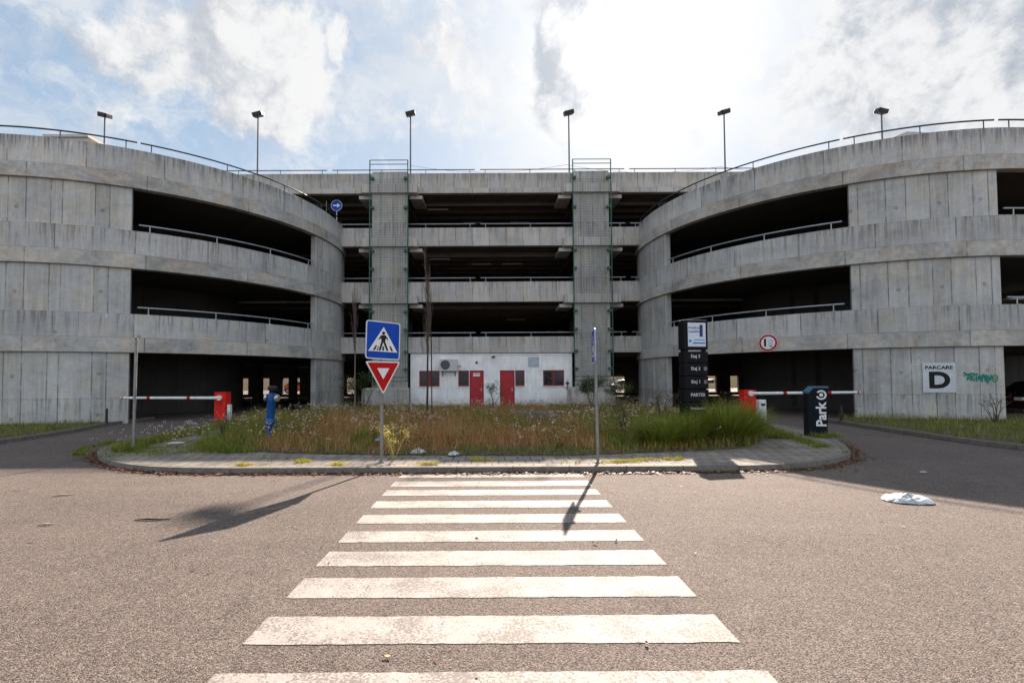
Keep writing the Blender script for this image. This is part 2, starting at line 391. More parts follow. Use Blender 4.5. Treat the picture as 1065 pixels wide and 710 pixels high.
KERB = plain('kerb_stone', (.15, .132, .115), .85, var=.22, nscale=9, bump=.4)
def kerbs(poly, closed, name, z=.105, w=.14, L=1.0):
    tot = sum(np.linalg.norm(np.array(b_)-np.array(a)) for a, b_ in zip(poly, poly[1:]+([poly[0]] if closed else []))); P = resample(poly, tot/(4*max(1, round(tot/L)))-1e-6, closed); q = MB(); g = .006
    for i in range(0, len(P)-3, 4):
        for j in range(4):
            if i+j+1 >= len(P): break
            a, b_ = P[i+j], P[i+j+1]; d = (b_-a)/np.linalg.norm(b_-a); nn = np.array((-d[1], d[0]))
            a2 = a+d*(g if j == 0 else 0); b2 = b_-d*(g if j == 3 else 0)
            zt = z
            pts = [tuple(a2), tuple(b2), tuple(b2+nn*w), tuple(a2+nn*w)]
            q.prism(pts, -.05, zt)
    return struct(q.build(name, KERB))
kerbs(isl, True, 'kerb')
def paving():
    m, t, b = newmat('paving'); tc = t.n('ShaderNodeTexCoord').outputs['Object']
    br = t.n('ShaderNodeTexBrick', {'Vector': tc, 'Color1': (.25, .212, .185), 'Color2': (.185, .16, .142), 'Mortar': (.07, .065, .045), 'Scale': 1., 'Mortar Size': .016, 'Mortar Smooth': .25, 'Brick Width': .25, 'Row Height': .40}, offset=.5)
    n = t.noise(tc, 1.1, 6, .65); nf = t.noise(tc, 40., 5, .7)
    f = t.m('ADD', t.ramp(n, .25, .75, .78, 1.15), t.m('MULTIPLY', t.m('SUBTRACT', nf, .5), .5))
    c = t.mix(1., br.outputs['Color'], t.n('ShaderNodeCombineColor', {0: f, 1: f, 2: f}).outputs[0], 'MULTIPLY')
    mo = t.m('MULTIPLY', t.ramp(t.noise(tc, 1.7, 5, .65), .52, .64), t.m('ADD', br.outputs['Fac'], .12), clamp=True)
    t.put(b.inputs['Base Color'], t.mix(t.m('MULTIPLY', mo, .8), c, (.13, .14, .03))); b.inputs['Roughness'].default_value = .85
    t.put(b.inputs['Normal'], t.n('ShaderNodeBump', {'Strength': .6, 'Distance': .012, 'Height': t.m('SUBTRACT', t.m('MULTIPLY', nf, .4), br.outputs['Fac'])}).outputs[0])
    return m
pv = MB(); pv.prism(inner, -.04, .099); struct(pv.build('pavement', paving()))
SOIL = plain('soil', (.085, .062, .038), .95, var=.5, nscale=7, bump=.8)
GR = [(-6.1, 11.0), (-5.2, 10.45), (-4.2, 10.15), (-2.2, 9.85), (0, 9.72), (1.7, 9.68), (3.2, 10.0), (4.6, 10.25), (5.7, 10.7), (6.5, 11.7), (7.3, 13.4), (8.2, 14.7), (8.75, 16.5), (9.05, 19), (8.7, 22.5), (8.6, 26.9),
      (-8.6, 26.9), (-8.7, 22.5), (-9.5, 19.5), (-9.3, 17.2), (-8.6, 16.4), (-7.6, 15.2), (-7.0, 13.8), (-6.6, 12.2)]
gp = MB(); gp.prism([p for p in GR], .0, .13); struct(gp.build('soil_bed', SOIL))
# outer verges beside the ramp towers
VL = [(-40, 8.6), (-24, 8.7), (-17, 9.3), (-14.4, 10.3), (-13.05, 12.0), (-13.0, 13.6), (-13.35, 15.5), (-13.9, 17.2), (-14.15, 18.9), (-14.3, 20.5)]
VR = [(12.35, 17.9), (12.15, 16.6), (11.9, 14.6), (11.72, 12.6), (11.75, 11.0), (12.4, 9.6), (14.4, 8.5), (18, 7.9), (26, 7.7), (40, 7.7)]
for V_, nm in ((VL, 'left'), (VR, 'right')):
    cv = catmull(V_, 6, False)
    kerbs(cv, False, 'verge_kerb', .11, .14)
    io = offset(cv, .14); io[0] = (cv[0][0], cv[0][1]+.14); io[-1] = (cv[-1][0], cv[-1][1]) if nm == 'left' else (cv[-1][0], cv[-1][1]+.14)
    back = [(-18.9, 20), (-40, 20)] if nm == 'left' else [(40, 20), (18.9, 20)]
    if nm == 'right': io[0] = (cv[0][0]+.1, cv[0][1])
    if nm == 'left': io[-1] = (cv[-1][0]-.14, cv[-1][1])
    # stop the verge under the tower wall
    vm = MB(); vm.prism([tuple(p) for p in io]+back, -.03, .10)
    struct(vm.build('verge', SOIL))

# ------------------------------------------------------------------ ramp towers
CR = .30
CBAND = concrete('concrete_parapet_round', (.36, .364, .36), R=10.2, P=2.45, narrow=0, streak=.30, blotch=.18, holes=True)
CTOP = concrete('concrete_parapet_top', (.395, .394, .382), R=10.2, P=2.45, narrow=0, streak=.34, blotch=.2, holes=True, topz=10.66, stain=.5, seed=4.)
CBEAM = concrete('concrete_ring_beam', (.335, .33, .31), R=10.2, P=3.7, narrow=0, streak=.14, blotch=.42, holes=False, warm=.015, seed=9.)
CPAN = concrete('concrete_boarded_wall', (.345, .346, .335), R=10.2, P=1.36, narrow=.30, streak=.36, blotch=.22, holes=True, seed=2.)
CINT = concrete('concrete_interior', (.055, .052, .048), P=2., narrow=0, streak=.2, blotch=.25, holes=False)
RAIL = plain('rail_steel_dark', (.05, .06, .07), .45, .6)
RAILL = plain('rail_steel_galvanised', (.33, .36, .39), .4, .7)
def arc_tube(q, a0, a1, r, z, rad, n=None):
    n = n or max(3, int(abs(a1-a0)/2)); q.tube([(math.sin(R_(a0+(a1-a0)*i/n))*r, -math.cos(R_(a0+(a1-a0)*i/n))*r, z) for i in range(n+1)], rad, 8)
def ring_rail(nm, parent, a0, a1, zt, h, r, mat, step=12.):
    q = MB(); arc_tube(q, a0, a1, r, zt+h, .032)
    n = max(1, int(round(abs(a1-a0-4)/step)))
    for i in range(n+1):
        a = R_(a0+2+(a1-a0-4)*i/n); x, y = math.sin(a)*r, -math.cos(a)*r
        q.tube([(x, y, zt-.02), (x, y, zt+h)], .02, 6); q.box(x-.07, x+.07, y-.05, y+.05, zt-.01, zt+.016)
    return q.build(nm, mat, parent, smooth=True)
def tower(sgn, label):
    T = thing('ramp_tower', label, 'ramp tower', (sgn*18.92, 27.35, 0), 0, 'round concrete ramp towers')
    def sec(q, a0, a1, *a, **k):   # mirrored for the right tower
        if sgn > 0: a0, a1 = -a1, -a0
        q.sector(a0, a1, *a, **k)
    A0, A1 = -150, 101        # left tower: open towards the main block beyond these
    bands = [(2.72, 3.28, 4.21), (5.97, 6.52, 7.45), (9.12, 9.66, 10.65)]
    walls = [(75.6, 101), (3., 29.3), (-68, -42), (-138, -112)]
    for i, (z0, z1, z2) in enumerate(bands):
        q = MB(); sec(q, A0, A1, 9.9, 10.25, z0, z1); q.build('ring_beam', CBEAM, T, bevel=.012, seg=1)
        q = MB(); sec(q, A0, A1, 10.0, 10.225, z1+.004, z2); p = q.build('parapet', CTOP if i == 2 else CBAND, T, bevel=.015, seg=1)
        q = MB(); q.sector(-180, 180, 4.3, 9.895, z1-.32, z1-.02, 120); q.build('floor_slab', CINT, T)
        if i < 2:
            for (a0, a1) in ((29.8, 75.2), (-41.6, 2.6), (-111, -69)):
                lo, hi = (a0, a1) if sgn < 0 else (-a1, -a0)
                ring_rail('handrail', T, lo+.8, hi-.8, z2, .27, 10.11, RAILL)
        else:
            for (a0, a1) in ((-60, -31), (-30.5, 2), (3., 30), (30.6, 96)):
                lo, hi = (a0, a1) if sgn < 0 else (-a1, -a0)
                ring_rail('handrail', T, lo, hi, z2, .33, 10.11, RAIL, 14.)
    lev = [(0., 2.72), (4.21, 5.97), (7.45, 9.12)]
    for (a0, a1) in walls:
        for (z0, z1) in lev:
            q = MB(); zz0 = z0-.3 if z0 == 0 else z0-.2
            sec(q, a0, a1, 9.87 if z0 == 0 else 9.84, 10.14 if z0 == 0 else 9.995 if False else 10.14, z0 if z0 == 0 else z0+.002, z1+.002 if False else z1-.0)
            q.build('boarded_wall', CPAN, T, bevel=.01, seg=1)
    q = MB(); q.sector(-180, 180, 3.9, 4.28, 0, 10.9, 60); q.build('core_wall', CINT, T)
    return T
tower(-1, 'round concrete ramp tower on the left, blue hydrant and red barrier in front of it')
tower(1, 'round concrete ramp tower on the right carrying the PARCARE D sign and green graffiti')

# ------------------------------------------------------------------ main garage block
FY = 27.8
G = thing('parking_garage', 'long four-storey grey concrete parking garage between the two round towers', 'parking garage', (0, FY, 0))
CF = concrete('concrete_parapet_flat', (.38, .37, .35), P=.98, narrow=0, streak=.26, blotch=.14, holes=False, seed=1.)
CFT = concrete('concrete_parapet_flat_top', (.385, .37, .345), P=.98, narrow=0, streak=.3, blotch=.16, holes=False, topz=13.7, stain=.35, seed=5.)
CC = concrete('concrete_column', (.345, .34, .325), P=.72, narrow=0, streak=.3, blotch=.2, holes=False, seed=6.)
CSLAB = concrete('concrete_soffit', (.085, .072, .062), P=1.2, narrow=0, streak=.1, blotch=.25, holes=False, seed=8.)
HW = 34.
lv = [(3.13, 3.42, 4.07), (6.10, 6.42, 7.28), (9.38, 9.68, 10.47), (12.5, 12.8, 13.7)]
for i, (z0, z1, z2) in enumerate(lv):
    q = MB(); q.box(-HW, HW, 0, .3, z0, z1); q.build('edge_beam', CF, G, bevel=.012, seg=1)
    q = MB(); q.box(-HW, HW, .03, .25, z1+.003, z2); q.build('parapet', CFT if i == 3 else CF, G, bevel=.012, seg=1)
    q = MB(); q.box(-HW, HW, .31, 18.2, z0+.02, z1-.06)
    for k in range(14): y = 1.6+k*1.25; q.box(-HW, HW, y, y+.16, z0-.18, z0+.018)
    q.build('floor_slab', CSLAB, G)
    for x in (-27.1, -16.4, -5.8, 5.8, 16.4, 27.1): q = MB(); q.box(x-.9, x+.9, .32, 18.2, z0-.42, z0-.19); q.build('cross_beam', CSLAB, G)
    q = MB(); segs = [(-33.6, -25.9), (-25.6, -17.9), (-17.6, -9.6), (-9.3, -.9), (-.6, 7.9), (8.2, 16), (16.3, 24), (24.3, 33.6)]
    hh = .25
    for (a, b_) in segs:
        q.tube([(a, .15, z2+hh), (b_, .15, z2+hh)], .028, 8); n = 4
        for k in range(n): x = a+.3+(b_-a-.6)*k/(n-1); q.tube([(x, .15, z2-.01), (x, .15, z2+hh)], .018, 6); q.box(x-.08, x+.08, .1, .2, z2, z2+.02)
    q.build('handrail', RAIL if i == 3 else RAILL, G, smooth=True)
# interior columns, rear wall, partition walls
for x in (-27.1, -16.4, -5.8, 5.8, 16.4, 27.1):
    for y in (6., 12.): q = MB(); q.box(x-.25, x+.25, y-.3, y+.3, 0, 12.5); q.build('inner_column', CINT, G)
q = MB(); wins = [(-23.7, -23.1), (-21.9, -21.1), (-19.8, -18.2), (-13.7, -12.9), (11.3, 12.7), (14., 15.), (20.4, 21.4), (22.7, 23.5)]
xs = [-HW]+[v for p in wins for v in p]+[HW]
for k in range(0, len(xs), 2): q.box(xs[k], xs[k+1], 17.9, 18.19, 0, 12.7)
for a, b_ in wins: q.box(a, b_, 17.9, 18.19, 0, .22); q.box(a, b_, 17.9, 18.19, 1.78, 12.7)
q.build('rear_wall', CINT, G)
for a in (-HW-.3, HW): q = MB(); q.box(a, a+.3, 0, 18.2, 0, 13.7); q.build('end_wall', CF, G)
SILL = plain('pale_sill', (.7, .66, .6), .6)
for a, b_ in wins:
    q = MB(); q.box(a-.05, b_+.05, 17.8, 18.25, .222, .30); q.build('window_sill', SILL, G)
# ceiling light fittings (unlit tubes)
LT = plain('light_fitting', (.32, .29, .24), .5)
for (x, y, k) in ((-3.3, 1.6, 3), (-1.2, 4.2, 3), (2.0, 4.2, 3), (-3.2, 1.6, 2), (-.6, 3.0, 2), (1.4, 3.0, 2), (3.6, 6, 3), (1.8, 6., 1)):
    q = MB(); z = lv[k][0]-.24; q.box(x-.65, x+.65, y+.3, y+.42, z-.07, z); q.build('ceiling_light', LT, G, bevel=.01)
for z in (12.25, 9.1): q = MB(); q.box(-3.9, 3.9, 1.2, 1.25, z-.06, z); q.build('ceiling_conduit', CSLAB, G)
# columns with corbels and climbing screens
GREEN = plain('green_paint', (.02, .09, .055), .5, .1, var=.3)
WIRE = plain('mesh_wire', (.12, .15, .13), .5, .3)
for xc in (-5.83, 5.83):
    q = MB(); q.box(xc-1.02, xc+1.02, -.30, -.004, 0, 13.66); q.build('column', CC, G, bevel=.02, seg=1)
    for (z0, z1, z2) in lv[1:]:
        q = MB(); q.box(xc-1.62, xc+1.62, -.48, -.002, z0-.14, z0+.36)
        q.build('corbel', CF, G, bevel=.02, seg=1)
        q = MB(); q.box(xc+1.1, xc+1.85, .0, 1.7, z0-.34, z0-.145); q.build('bracket_beam', CF, G)
        q = MB(); q.box(xc-1.85, xc-1.1, .0, 1.7, z0-.34, z0-.145); q.build('bracket_beam', CF, G)
    fr = MB(); a, b_ = xc-1.09, xc+1.09
    for x in (a, b_): fr.tube([(x, -.55, 1.5), (x, -.55, 14.22)], .032, 8)
    for z in (14.22, 13.98, 1.52, 1.75): fr.tube([(a, -.55, z), (b_, -.55, z)], .022, 6)
    fo = fr.build('climbing_frame', GREEN, G, smooth=True)
    ms = MB(); n = 15
    for k in range(1, n): x = a+(b_-a)*k/n; ms.box(x-.0045, x+.0045, -.553, -.546, 1.75, 13.2)
    z = 1.75
    while z < 13.2: ms.box(a, b_, -.546, -.539, z-.0045, z+.0045); z += .145
    ms.build('wire_mesh', WIRE, fo)
    bk = MB()
    for z in (13.2, 11.5, 9.0, 7.95, 5.5, 4.45, 3.2, 2.2):
        for x, d in ((a, 1), (b_, -1)): bk.box(min(x, x+d*.24), max(x, x+d*.20), -.54, -.31, z-.065, z+.065)
    bk.build('mounting_bracket', GREEN, fo)
    # low plinth box under the screen
    q = MB(); q.box(xc-1.5, xc+1.17, -.62, -.36, 0, 1.15); q.build('plinth', CF, G, bevel=.02, seg=1)
# stair boxes on the deck behind the towers
WR = plain('render_white', (.42, .41, .38), .8); PKR = plain('render_salmon', (.55, .36, .28), .8)
T = thing('stair_housing', 'small pale flat-roofed stair housing with salmon side above the left tower', 'roof hut', (-23.6, 27.6, 9.85))
q = MB(); q.box(-1.2, 1.2, -1.2, 1.2, 0, 5.35); q.build('wall', WR, T)
q = MB(); q.box(-1.3, 1.22, -1.3, 1.3, 5.352, 5.5); q.build('roof', WR, T)
q = MB(); q.prism([(0, 0), (1.2, 0), (1.2, 4.6), (0, 5.3)], -1.2, 1.2, Matrix.Translation((1.21, 0, 0)) @ Matrix.Rotation(R_(90), 4, 'X')); q.build('side_wall', PKR, T)
T = thing('stair_housing', 'low pale sloping canopy poking above the parapet of the right tower', 'roof hut', (23.4, 27.2, 10.35))
q = MB(); q.prism([(-1.8, 0), (2.2, 0), (2.2, 4.7), (-.3, 4.85), (-1.8, 4.2)], -1, 1, Matrix.Rotation(R_(90), 4, 'X')); q.build('canopy', WR, T)

# ------------------------------------------------------------------ site office between the columns
OF = thing('site_office', 'low white rendered office with two red doors under the garage floor', 'office', (0, FY+.08, 0))
def render_wall():
    m, t, b = newmat('office_render'); tc = t.n('ShaderNodeTexCoord').outputs['Object']
    s = t.n('ShaderNodeSeparateXYZ', {0: tc}).outputs
    st = t.noise(t.xyz(t.m('MULTIPLY', s[0], 7.), 0., t.m('MULTIPLY', s[2], .5)), 1.2, 5)
    n = t.noise(tc, 1.5, 6, .6)
    f = t.m('ADD', t.ramp(n, .3, .7, .86, 1.08), t.m('MULTIPLY', t.m('SUBTRACT', st, .5), .35))
    c = t.mix(1., (.78, .78, .765), t.n('ShaderNodeCombineColor', {0: f, 1: f, 2: f}).outputs[0], 'MULTIPLY')
    spl = t.m('MULTIPLY', t.ramp(s[2], .1, .75, 1, 0), t.ramp(t.noise(tc, 5., 5, .7), .35, .65))
    t.put(b.inputs['Base Color'], t.mix(t.m('MULTIPLY', spl, .5), c, (.2, .17, .13))); b.inputs['Roughness'].default_value = .85
    t.put(b.inputs['Normal'], t.n('ShaderNodeBump', {'Strength': .2, 'Distance': .01, 'Height': t.noise(tc, 60, 3)}).outputs[0])
    return m
OW = render_wall()
RED = plain('red_paint', (.36, .012, .02), .45, var=.16, nscale=3); DRED = plain('red_frame', (.22, .01, .016), .45)
GLASS = plain('dark_glass', (.012, .014, .014), .12, spec=.45, var=.3)
holes = [(-4.18, -3.0, 1.2, 2.12), (-1.92, -1.29, 1.2, 2.12), (-1.26, -.44, 0, 2.12), (.5, 1.35, 0, 2.12), (1.38, 1.93, 1.2, 2.12), (3.0, 4.22, 1.2, 2.12)]
q = MB(); x = -4.69
for (a, b_, z0, z1) in holes:
    q.box(x, a, 0, .25, 0, 3.1)
    if z0 > 0: q.box(a, b_, 0, .25, 0, z0)
    q.box(a, b_, 0, .25, z1, 3.1); x = b_
q.box(x, 4.69, 0, .25, 0, 3.1); q.build('wall', OW, OF)
q = MB()
for xx in (-4.69, 4.6): q.box(xx, xx+.09, .26, 4, 0, 3.1)
q.box(-4.5, 4.5, 3.9, 4., 0, 3.1); q.build('rear_wall', OW, OF)
def window(a, b_, z0, z1, mull):
    f = MB(); w_ = .07
    f.box(a, b_, .03, .1, z0, z0+w_); f.box(a, b_, .03, .1, z1-w_, z1); f.box(a, a+w_, .03, .1, z0+w_, z1-w_); f.box(b_-w_, b_, .03, .1, z0+w_, z1-w_)
    if mull: f.box((a+b_)/2-.06, (a+b_)/2+.06, .03, .1, z0+w_, z1-w_)
    fo = f.build('window', DRED, OF, bevel=.008)
    g = MB(); g.box(a+w_, b_-w_, .06, .07, z0+w_, z1-w_); g.build('pane', GLASS, fo)
    s = MB(); s.box(a-.05, b_+.05, -.05, .03, z0-.045, z0-.002); s.build('sill', SILL, fo)
for i in (0, 1, 4, 5): window(*holes[i], i in (0, 5))
for i in (2, 3):
    a, b_, z0, z1 = holes[i]
    d = MB(); d.box(a+.05, b_-.05, .05, .11, .02, z1-.05); do = d.build('door', RED, OF, bevel=.01)
    f = MB(); f.box(a, a+.05, .02, .12, 0, z1); f.box(b_-.05, b_, .02, .12, 0, z1); f.box(a+.05, b_-.05, .02, .12, z1-.05, z1); f.build('frame', DRED, do)
    h = MB(); hx = b_-.14; h.tube([(hx, .05, 1.02), (hx, -.02, 1.02), (hx-.12, -.02, 1.02)], .011, 8); h.box(hx-.03, hx+.03, .035, .05, .92, 1.1); h.build('handle', RAILL, do)
    if i == 2:
        nt = MB(); nt.box(a+.2, b_-.22, .04, .049, 1.78, 1.9); nt.box(a+.2, b_-.22, .04, .049, 1.93, 1.98); nt.build('notice', SILL, do)
q = MB(); q.box(-4.6, 4.6, -.03, -.002, 3.02, 3.08); q.build('drip_strip', OW, OF)
BLK = plain('black_plastic', (.02, .02, .022), .5)
WHT = plain('white_plastic', (.62, .63, .62), .45)
T = thing('air_conditioner', 'white air conditioner outdoor unit on brackets on the office wall', 'air conditioner', (-2.45, FY+.08, 2.09))
q = MB(); q.box(-.5, .5, -.38, -.06, 0, .68); q.build('casing', plain('ac_casing', (.46, .47, .46), .5), T, bevel=.02)
q = MB(); q.lathe([(.27, 0), (.27, .012), (.24, .016)], Matrix.Translation((-.18, -.381, .36)) @ Matrix.Rotation(R_(90), 4, 'X'), 28); q.build('fan_grille', plain('grille_dark', (.06, .06, .06), .5), T)
q = MB()
for k in range(6):
    q.tube([(-.18+.04*(k+1)*math.cos(a_*math.pi/12), -.400, .36+.04*(k+1)*math.sin(a_*math.pi/12)) for a_ in range(25)], .004, 4)
q.build('fan_guard', RAILL, T)
for xx in (-.36, .36): q = MB(); q.box(xx-.02, xx+.02, -.42, -.003, -.05, -.003); q.box(xx-.02, xx+.02, -.035, -.003, -.3, -.05); q.build('bracket', BLK, T)
q = MB(); q.tube([(.5, -.15, .3), (.62, -.1, .26), (.66, -.02, .3)], .02, 8); q.build('pipe', BLK, T, smooth=True)
T = thing('wall_vent', 'small black round vent above the left red door', 'vent', (-.85, FY+.08, 2.58))
q = MB(); q.lathe([(.07, 0), (.07, .02), (.05, .03)], Matrix.Translation((0, -.0, 0)) @ Matrix.Rotation(R_(90), 4, 'X'), 20); q.build('grille', BLK, T)
T = thing('service_panel', 'light blue framed panel on the white office wall near the right door', 'panel', (2.46, FY+.08, 2.6))
q = MB(); q.box(-.27, .27, -.02, -.004, -.25, .25); q.build('panel_face', plain('panel_blue', (.36, .42, .47), .5), T)
q = MB()
for (a, b_, c_, d_) in ((-.31, .31, .25, .285), (-.31, .31, -.285, -.25), (-.31, -.27, -.25, .25), (.27, .31, -.25, .25)): q.box(a, b_, -.03, -.004, c_, d_)
q.build('frame', RAILL, T)
T = thing('wall_siren', 'dark lamp fittings at the right corner of the white office wall', 'wall lamp', (4.4, FY+.08, 1.25))
q = MB(); q.box(-.08, .08, -.12, -.003, .05, .18); q.box(-.05, .09, -.14, -.003, -.22, -.08); q.build('housing', BLK, T, bevel=.02)
q = MB(); q.tube([(0, -.02, .3), (.02, -.03, .1), (0, -.02, -.1)], .012, 6); q.build('cable', BLK, T)
T = thing('wall_camera', 'small dark bracket fitting above and between the red doors', 'wall fitting', (.1, FY+.08, 2.95))
q = MB(); q.tube([(0, -.003, 0), (0, -.12, 0), (.12, -.2, -.03)], .02, 6); q.build('arm', BLK, T)
q = MB(); q.box(-.09, .13, -.2, -.12, -.1, -.02); q.build('head', BLK, T, bevel=.01)

# ------------------------------------------------------------------ roof floodlights and cable
LAMPP = plain('lamp_post_grey', (.11, .12, .13), .7, .0)
def floodlight(x, label, base, flip):
    T = thing('roof_floodlight', label, 'floodlight', (x*1.082, 35.7, 12.75), 0, 'floodlight posts on the garage roof')
    q = MB(); q.tube([(0, 0, 0), (0, 0, 4.0)], .10, 10); q.build('sleeve', LAMPP, T, smooth=True)
    q = MB(); q.tube([(0, 0, 4.0), (0, 0, 8.72)], [.06, .05], 10); q.build('pole', LAMPP, T, smooth=True)
    q = MB(); M = Matrix.Translation((0, 0, 8.93)) @ Matrix.Rotation(R_(-14*flip), 4, 'Y') @ Matrix.Rotation(R_(18), 4, 'X')
    q.box(-.36, .36, -.3, .3, -.15, .15, M); q.box(-.28, .28, -.37, -.301, -.19, .1, M); h = q.build('lamp_head', BLK, T, bevel=.04)
    q = MB(); q.box(-.3, .3, -.26, .26, -.165, -.152, M); q.build('lens', BLK, h)
    q = MB(); q.tube([(0, 0, 8.65), (.0, 0, 8.85)], .035, 8); q.build('swivel', LAMPP, T)
floodlight(-26.9, 'floodlight post above the left tower beside the pale stair housing', 0, -1)
floodlight(-16.2, 'floodlight post where the left tower parapet meets the garage roofline', 0, 1)
floodlight(-5.55, 'floodlight post above the left green climbing screen', 0, 1)
floodlight(5.5, 'floodlight post above the right green climbing screen', 0, 1)
floodlight(16.35, 'floodlight post just left of where the right tower parapet begins', 0, 1)
floodlight(27.35, 'floodlight post above the right tower near the sloping canopy', 0, -1)
q = MB()
pts = [(-16, -1.), (-5.55, 14.0+2.6), (5.3, 16.6), (16.0, 16.4), (26.8, 16.3)]
for (x0, z0), (x1, z1) in zip(pts[1:], pts[2:]):
    q.tube([((x0+(x1-x0)*k/14)*1.082, 35.7, 1.1+z0+(z1-z0)*k/14-.9*4*(k/14)*(1-k/14)*.6) for k in range(15)], .012, 4)
tag(q.build('overhead_cable', RAILL), 'thin cable sagging between the roof floodlight posts', 'cable')

# ------------------------------------------------------------------ road signs
STEEL = plain('galvanised_post', (.22, .22, .21), .5, .5, var=.2)
SBLUE = plain('sign_blue', (.006, .055, .36), .4, var=.08); SRED = plain('sign_red', (.40, .006, .008), .4, var=.08); SWHT = plain('sign_white', (.68, .68, .66), .45, var=.06); SBLK = plain('sign_black', (.015, .015, .015), .5)
def rrect(w_, h, r, n=5):
    P = []
    for cx, cy, a0 in ((w_/2-r, h/2-r, 0), (-w_/2+r, h/2-r, 90), (-w_/2+r, -h/2+r, 180), (w_/2-r, -h/2+r, 270)):
        for k in range(n+1): a = R_(a0+90*k/n); P.append((cx+r*math.cos(a), cy+r*math.sin(a)))
    return P
def rtri(pts, r, n=4):
    out = []; P = [Vector(p) for p in pts]
    for i in range(3):
        a, b_, c_ = P[i-1], P[i], P[(i+1) % 3]
        s, e = b_+(a-b_).normalized()*r, b_+(c_-b_).normalized()*r
        for k in range(n+1): u = k/n; out.append(tuple((1-u)**2*s+2*u*(1-u)*b_+u*u*e))
    return out
def pedestrian_panel(parent, M, S=.70):
    q = MB(); q.prism(rrect(S, S, .05), 0, .018, M); back = q.build('crossing_panel', RAILL, parent)
    q = MB(); q.prism(rrect(S, S, .05), .0182, .0195, M); q.build('border', SWHT, back)
    q = MB(); q.prism(rrect(S-.035, S-.035, .04), .0196, .0208, M); q.build('blue_field', SBLUE, back)
    k = S/.7
    q = MB(); q.prism([(-.30*k, -.21*k), (.30*k, -.21*k), (0, .25*k)], .021, .0222, M); q.build('white_triangle', SWHT, back)
    q = MB(); z0, z1 = .0224, .0236
    def pg(P): q.prism([(x*k, y*k) for x, y in P], z0, z1, M)
    pg([(.031*math.cos(a*math.pi/6), .135+.031*math.sin(a*math.pi/6)) for a in range(12)])
    pg([(-.045, .095), (.04, .1), (.06, .075), (.035, -.02), (-.035, -.02), (-.05, .03)])
    pg([(-.05, .09), (-.105, .02), (-.09, .005), (-.03, .06)]); pg([(.045, .095), (.1, .03), (.09, .01), (.03, .06)])
    pg([(-.04, -.02), (.0, -.02), (-.05, -.19), (-.095, -.19), (-.085, -.165)]); pg([(-.01, -.02), (.035, -.02), (.1, -.165), (.11, -.19), (.07, -.19)])
    pg([(-.21, -.19), (-.165, -.19), (-.125, -.10), (-.155, -.10)]); pg([(-.02, -.19), (.02, -.19), (.015, -.11), (-.015, -.11)])
    pg([(.21, -.19), (.165, -.19), (.125, -.10), (.155, -.10)]); pg([(-.135, -.19), (-.11, -.19), (-.09, -.12), (-.10, -.11)])
    q.build('pedestrian_symbol', SBLK, back)
    return back
T = thing('road_sign', 'grey post carrying a blue zebra-crossing square above a red give-way triangle', 'road sign', (-2.04, 8.95, .097))
q = MB(); q.tube([(0, 0, 0), (0, 0, 2.62)], .03, 12); q.lathe([(.045, 0), (.045, .03)], None, 12); q.build('pole', STEEL, T, smooth=True)
th = R_(41)
RM = Matrix.Rotation(th, 4, 'Z')
M1 = RM @ Matrix.Translation((.0, -.04, 2.27)) @ FACE @ Matrix.Rotation(R_(-1.6), 4, 'Z')
pedestrian_panel(T, M1, .70)
M2 = RM @ Matrix.Translation((.0, -.04, 1.55)) @ FACE
q = MB(); tri = [(-.36, .33), (.36, .33), (0, -.28)]; q.prism(rtri(tri[::-1], .05), 0, .018, M2); gv = q.build('give_way_panel', RAILL, T)
q = MB(); q.prism(rtri(tri[::-1], .05), .0182, .0194, M2); q.build('border', SWHT, gv)
q = MB(); q.prism(rtri([(0, -.235), (.32, .308), (-.32, .308)], .035), .0196, .0207, M2); q.build('red_field', SRED, gv)
q = MB(); q.prism([(0, -.0), (.125, .205), (-.125, .205)], .021, .0222, M2); q.build('white_triangle', SWHT, gv)
q = MB()
for z in (2.5, 2.1, 1.75): q.box(-.09, .09, -.035, .035, z-.02, z+.02, RM)
q.build('clamp', STEEL, T)
T = thing('road_sign', 'grey post with a blue crossing sign turned edge-on at the kerb right of the crossing', 'road sign', (1.94, 8.84, .097), 0)
q = MB(); q.tube([(0, 0, 0), (-.03, 0, 2.5)], .03, 12); q.lathe([(.045, 0), (.045, .03)], None, 12); q.build('pole', STEEL, T, smooth=True)
pedestrian_panel(T, Matrix.Translation((-.045, -.01, 2.13)) @ Matrix.Rotation(R_(-97), 4, 'Z') @ FACE, .62)
q = MB()
for z in (2.3, 1.95): q.box(-.05, .04, -.03, .03, z-.02, z+.02)
q.build('clamp', STEEL, T)
T = thing('steel_post', 'bare thin grey steel post on the left end of the island', 'post', (-7.86, 10.6, .1))
q = MB(); q.tube([(0, 0, 0), (.02, 0, 2.45)], .03, 12); q.build('pole', STEEL, T, smooth=True)
q = MB(); q.tube([(.02, 0, 2.45), (.02, 0, 2.48)], [.034, .02], 12); q.build('cap', BLK, T)
q = MB(); q.lathe([(.07, 0), (.07, .02), (.04, .04)], None, 16); q.build('base_collar', STEEL, T)

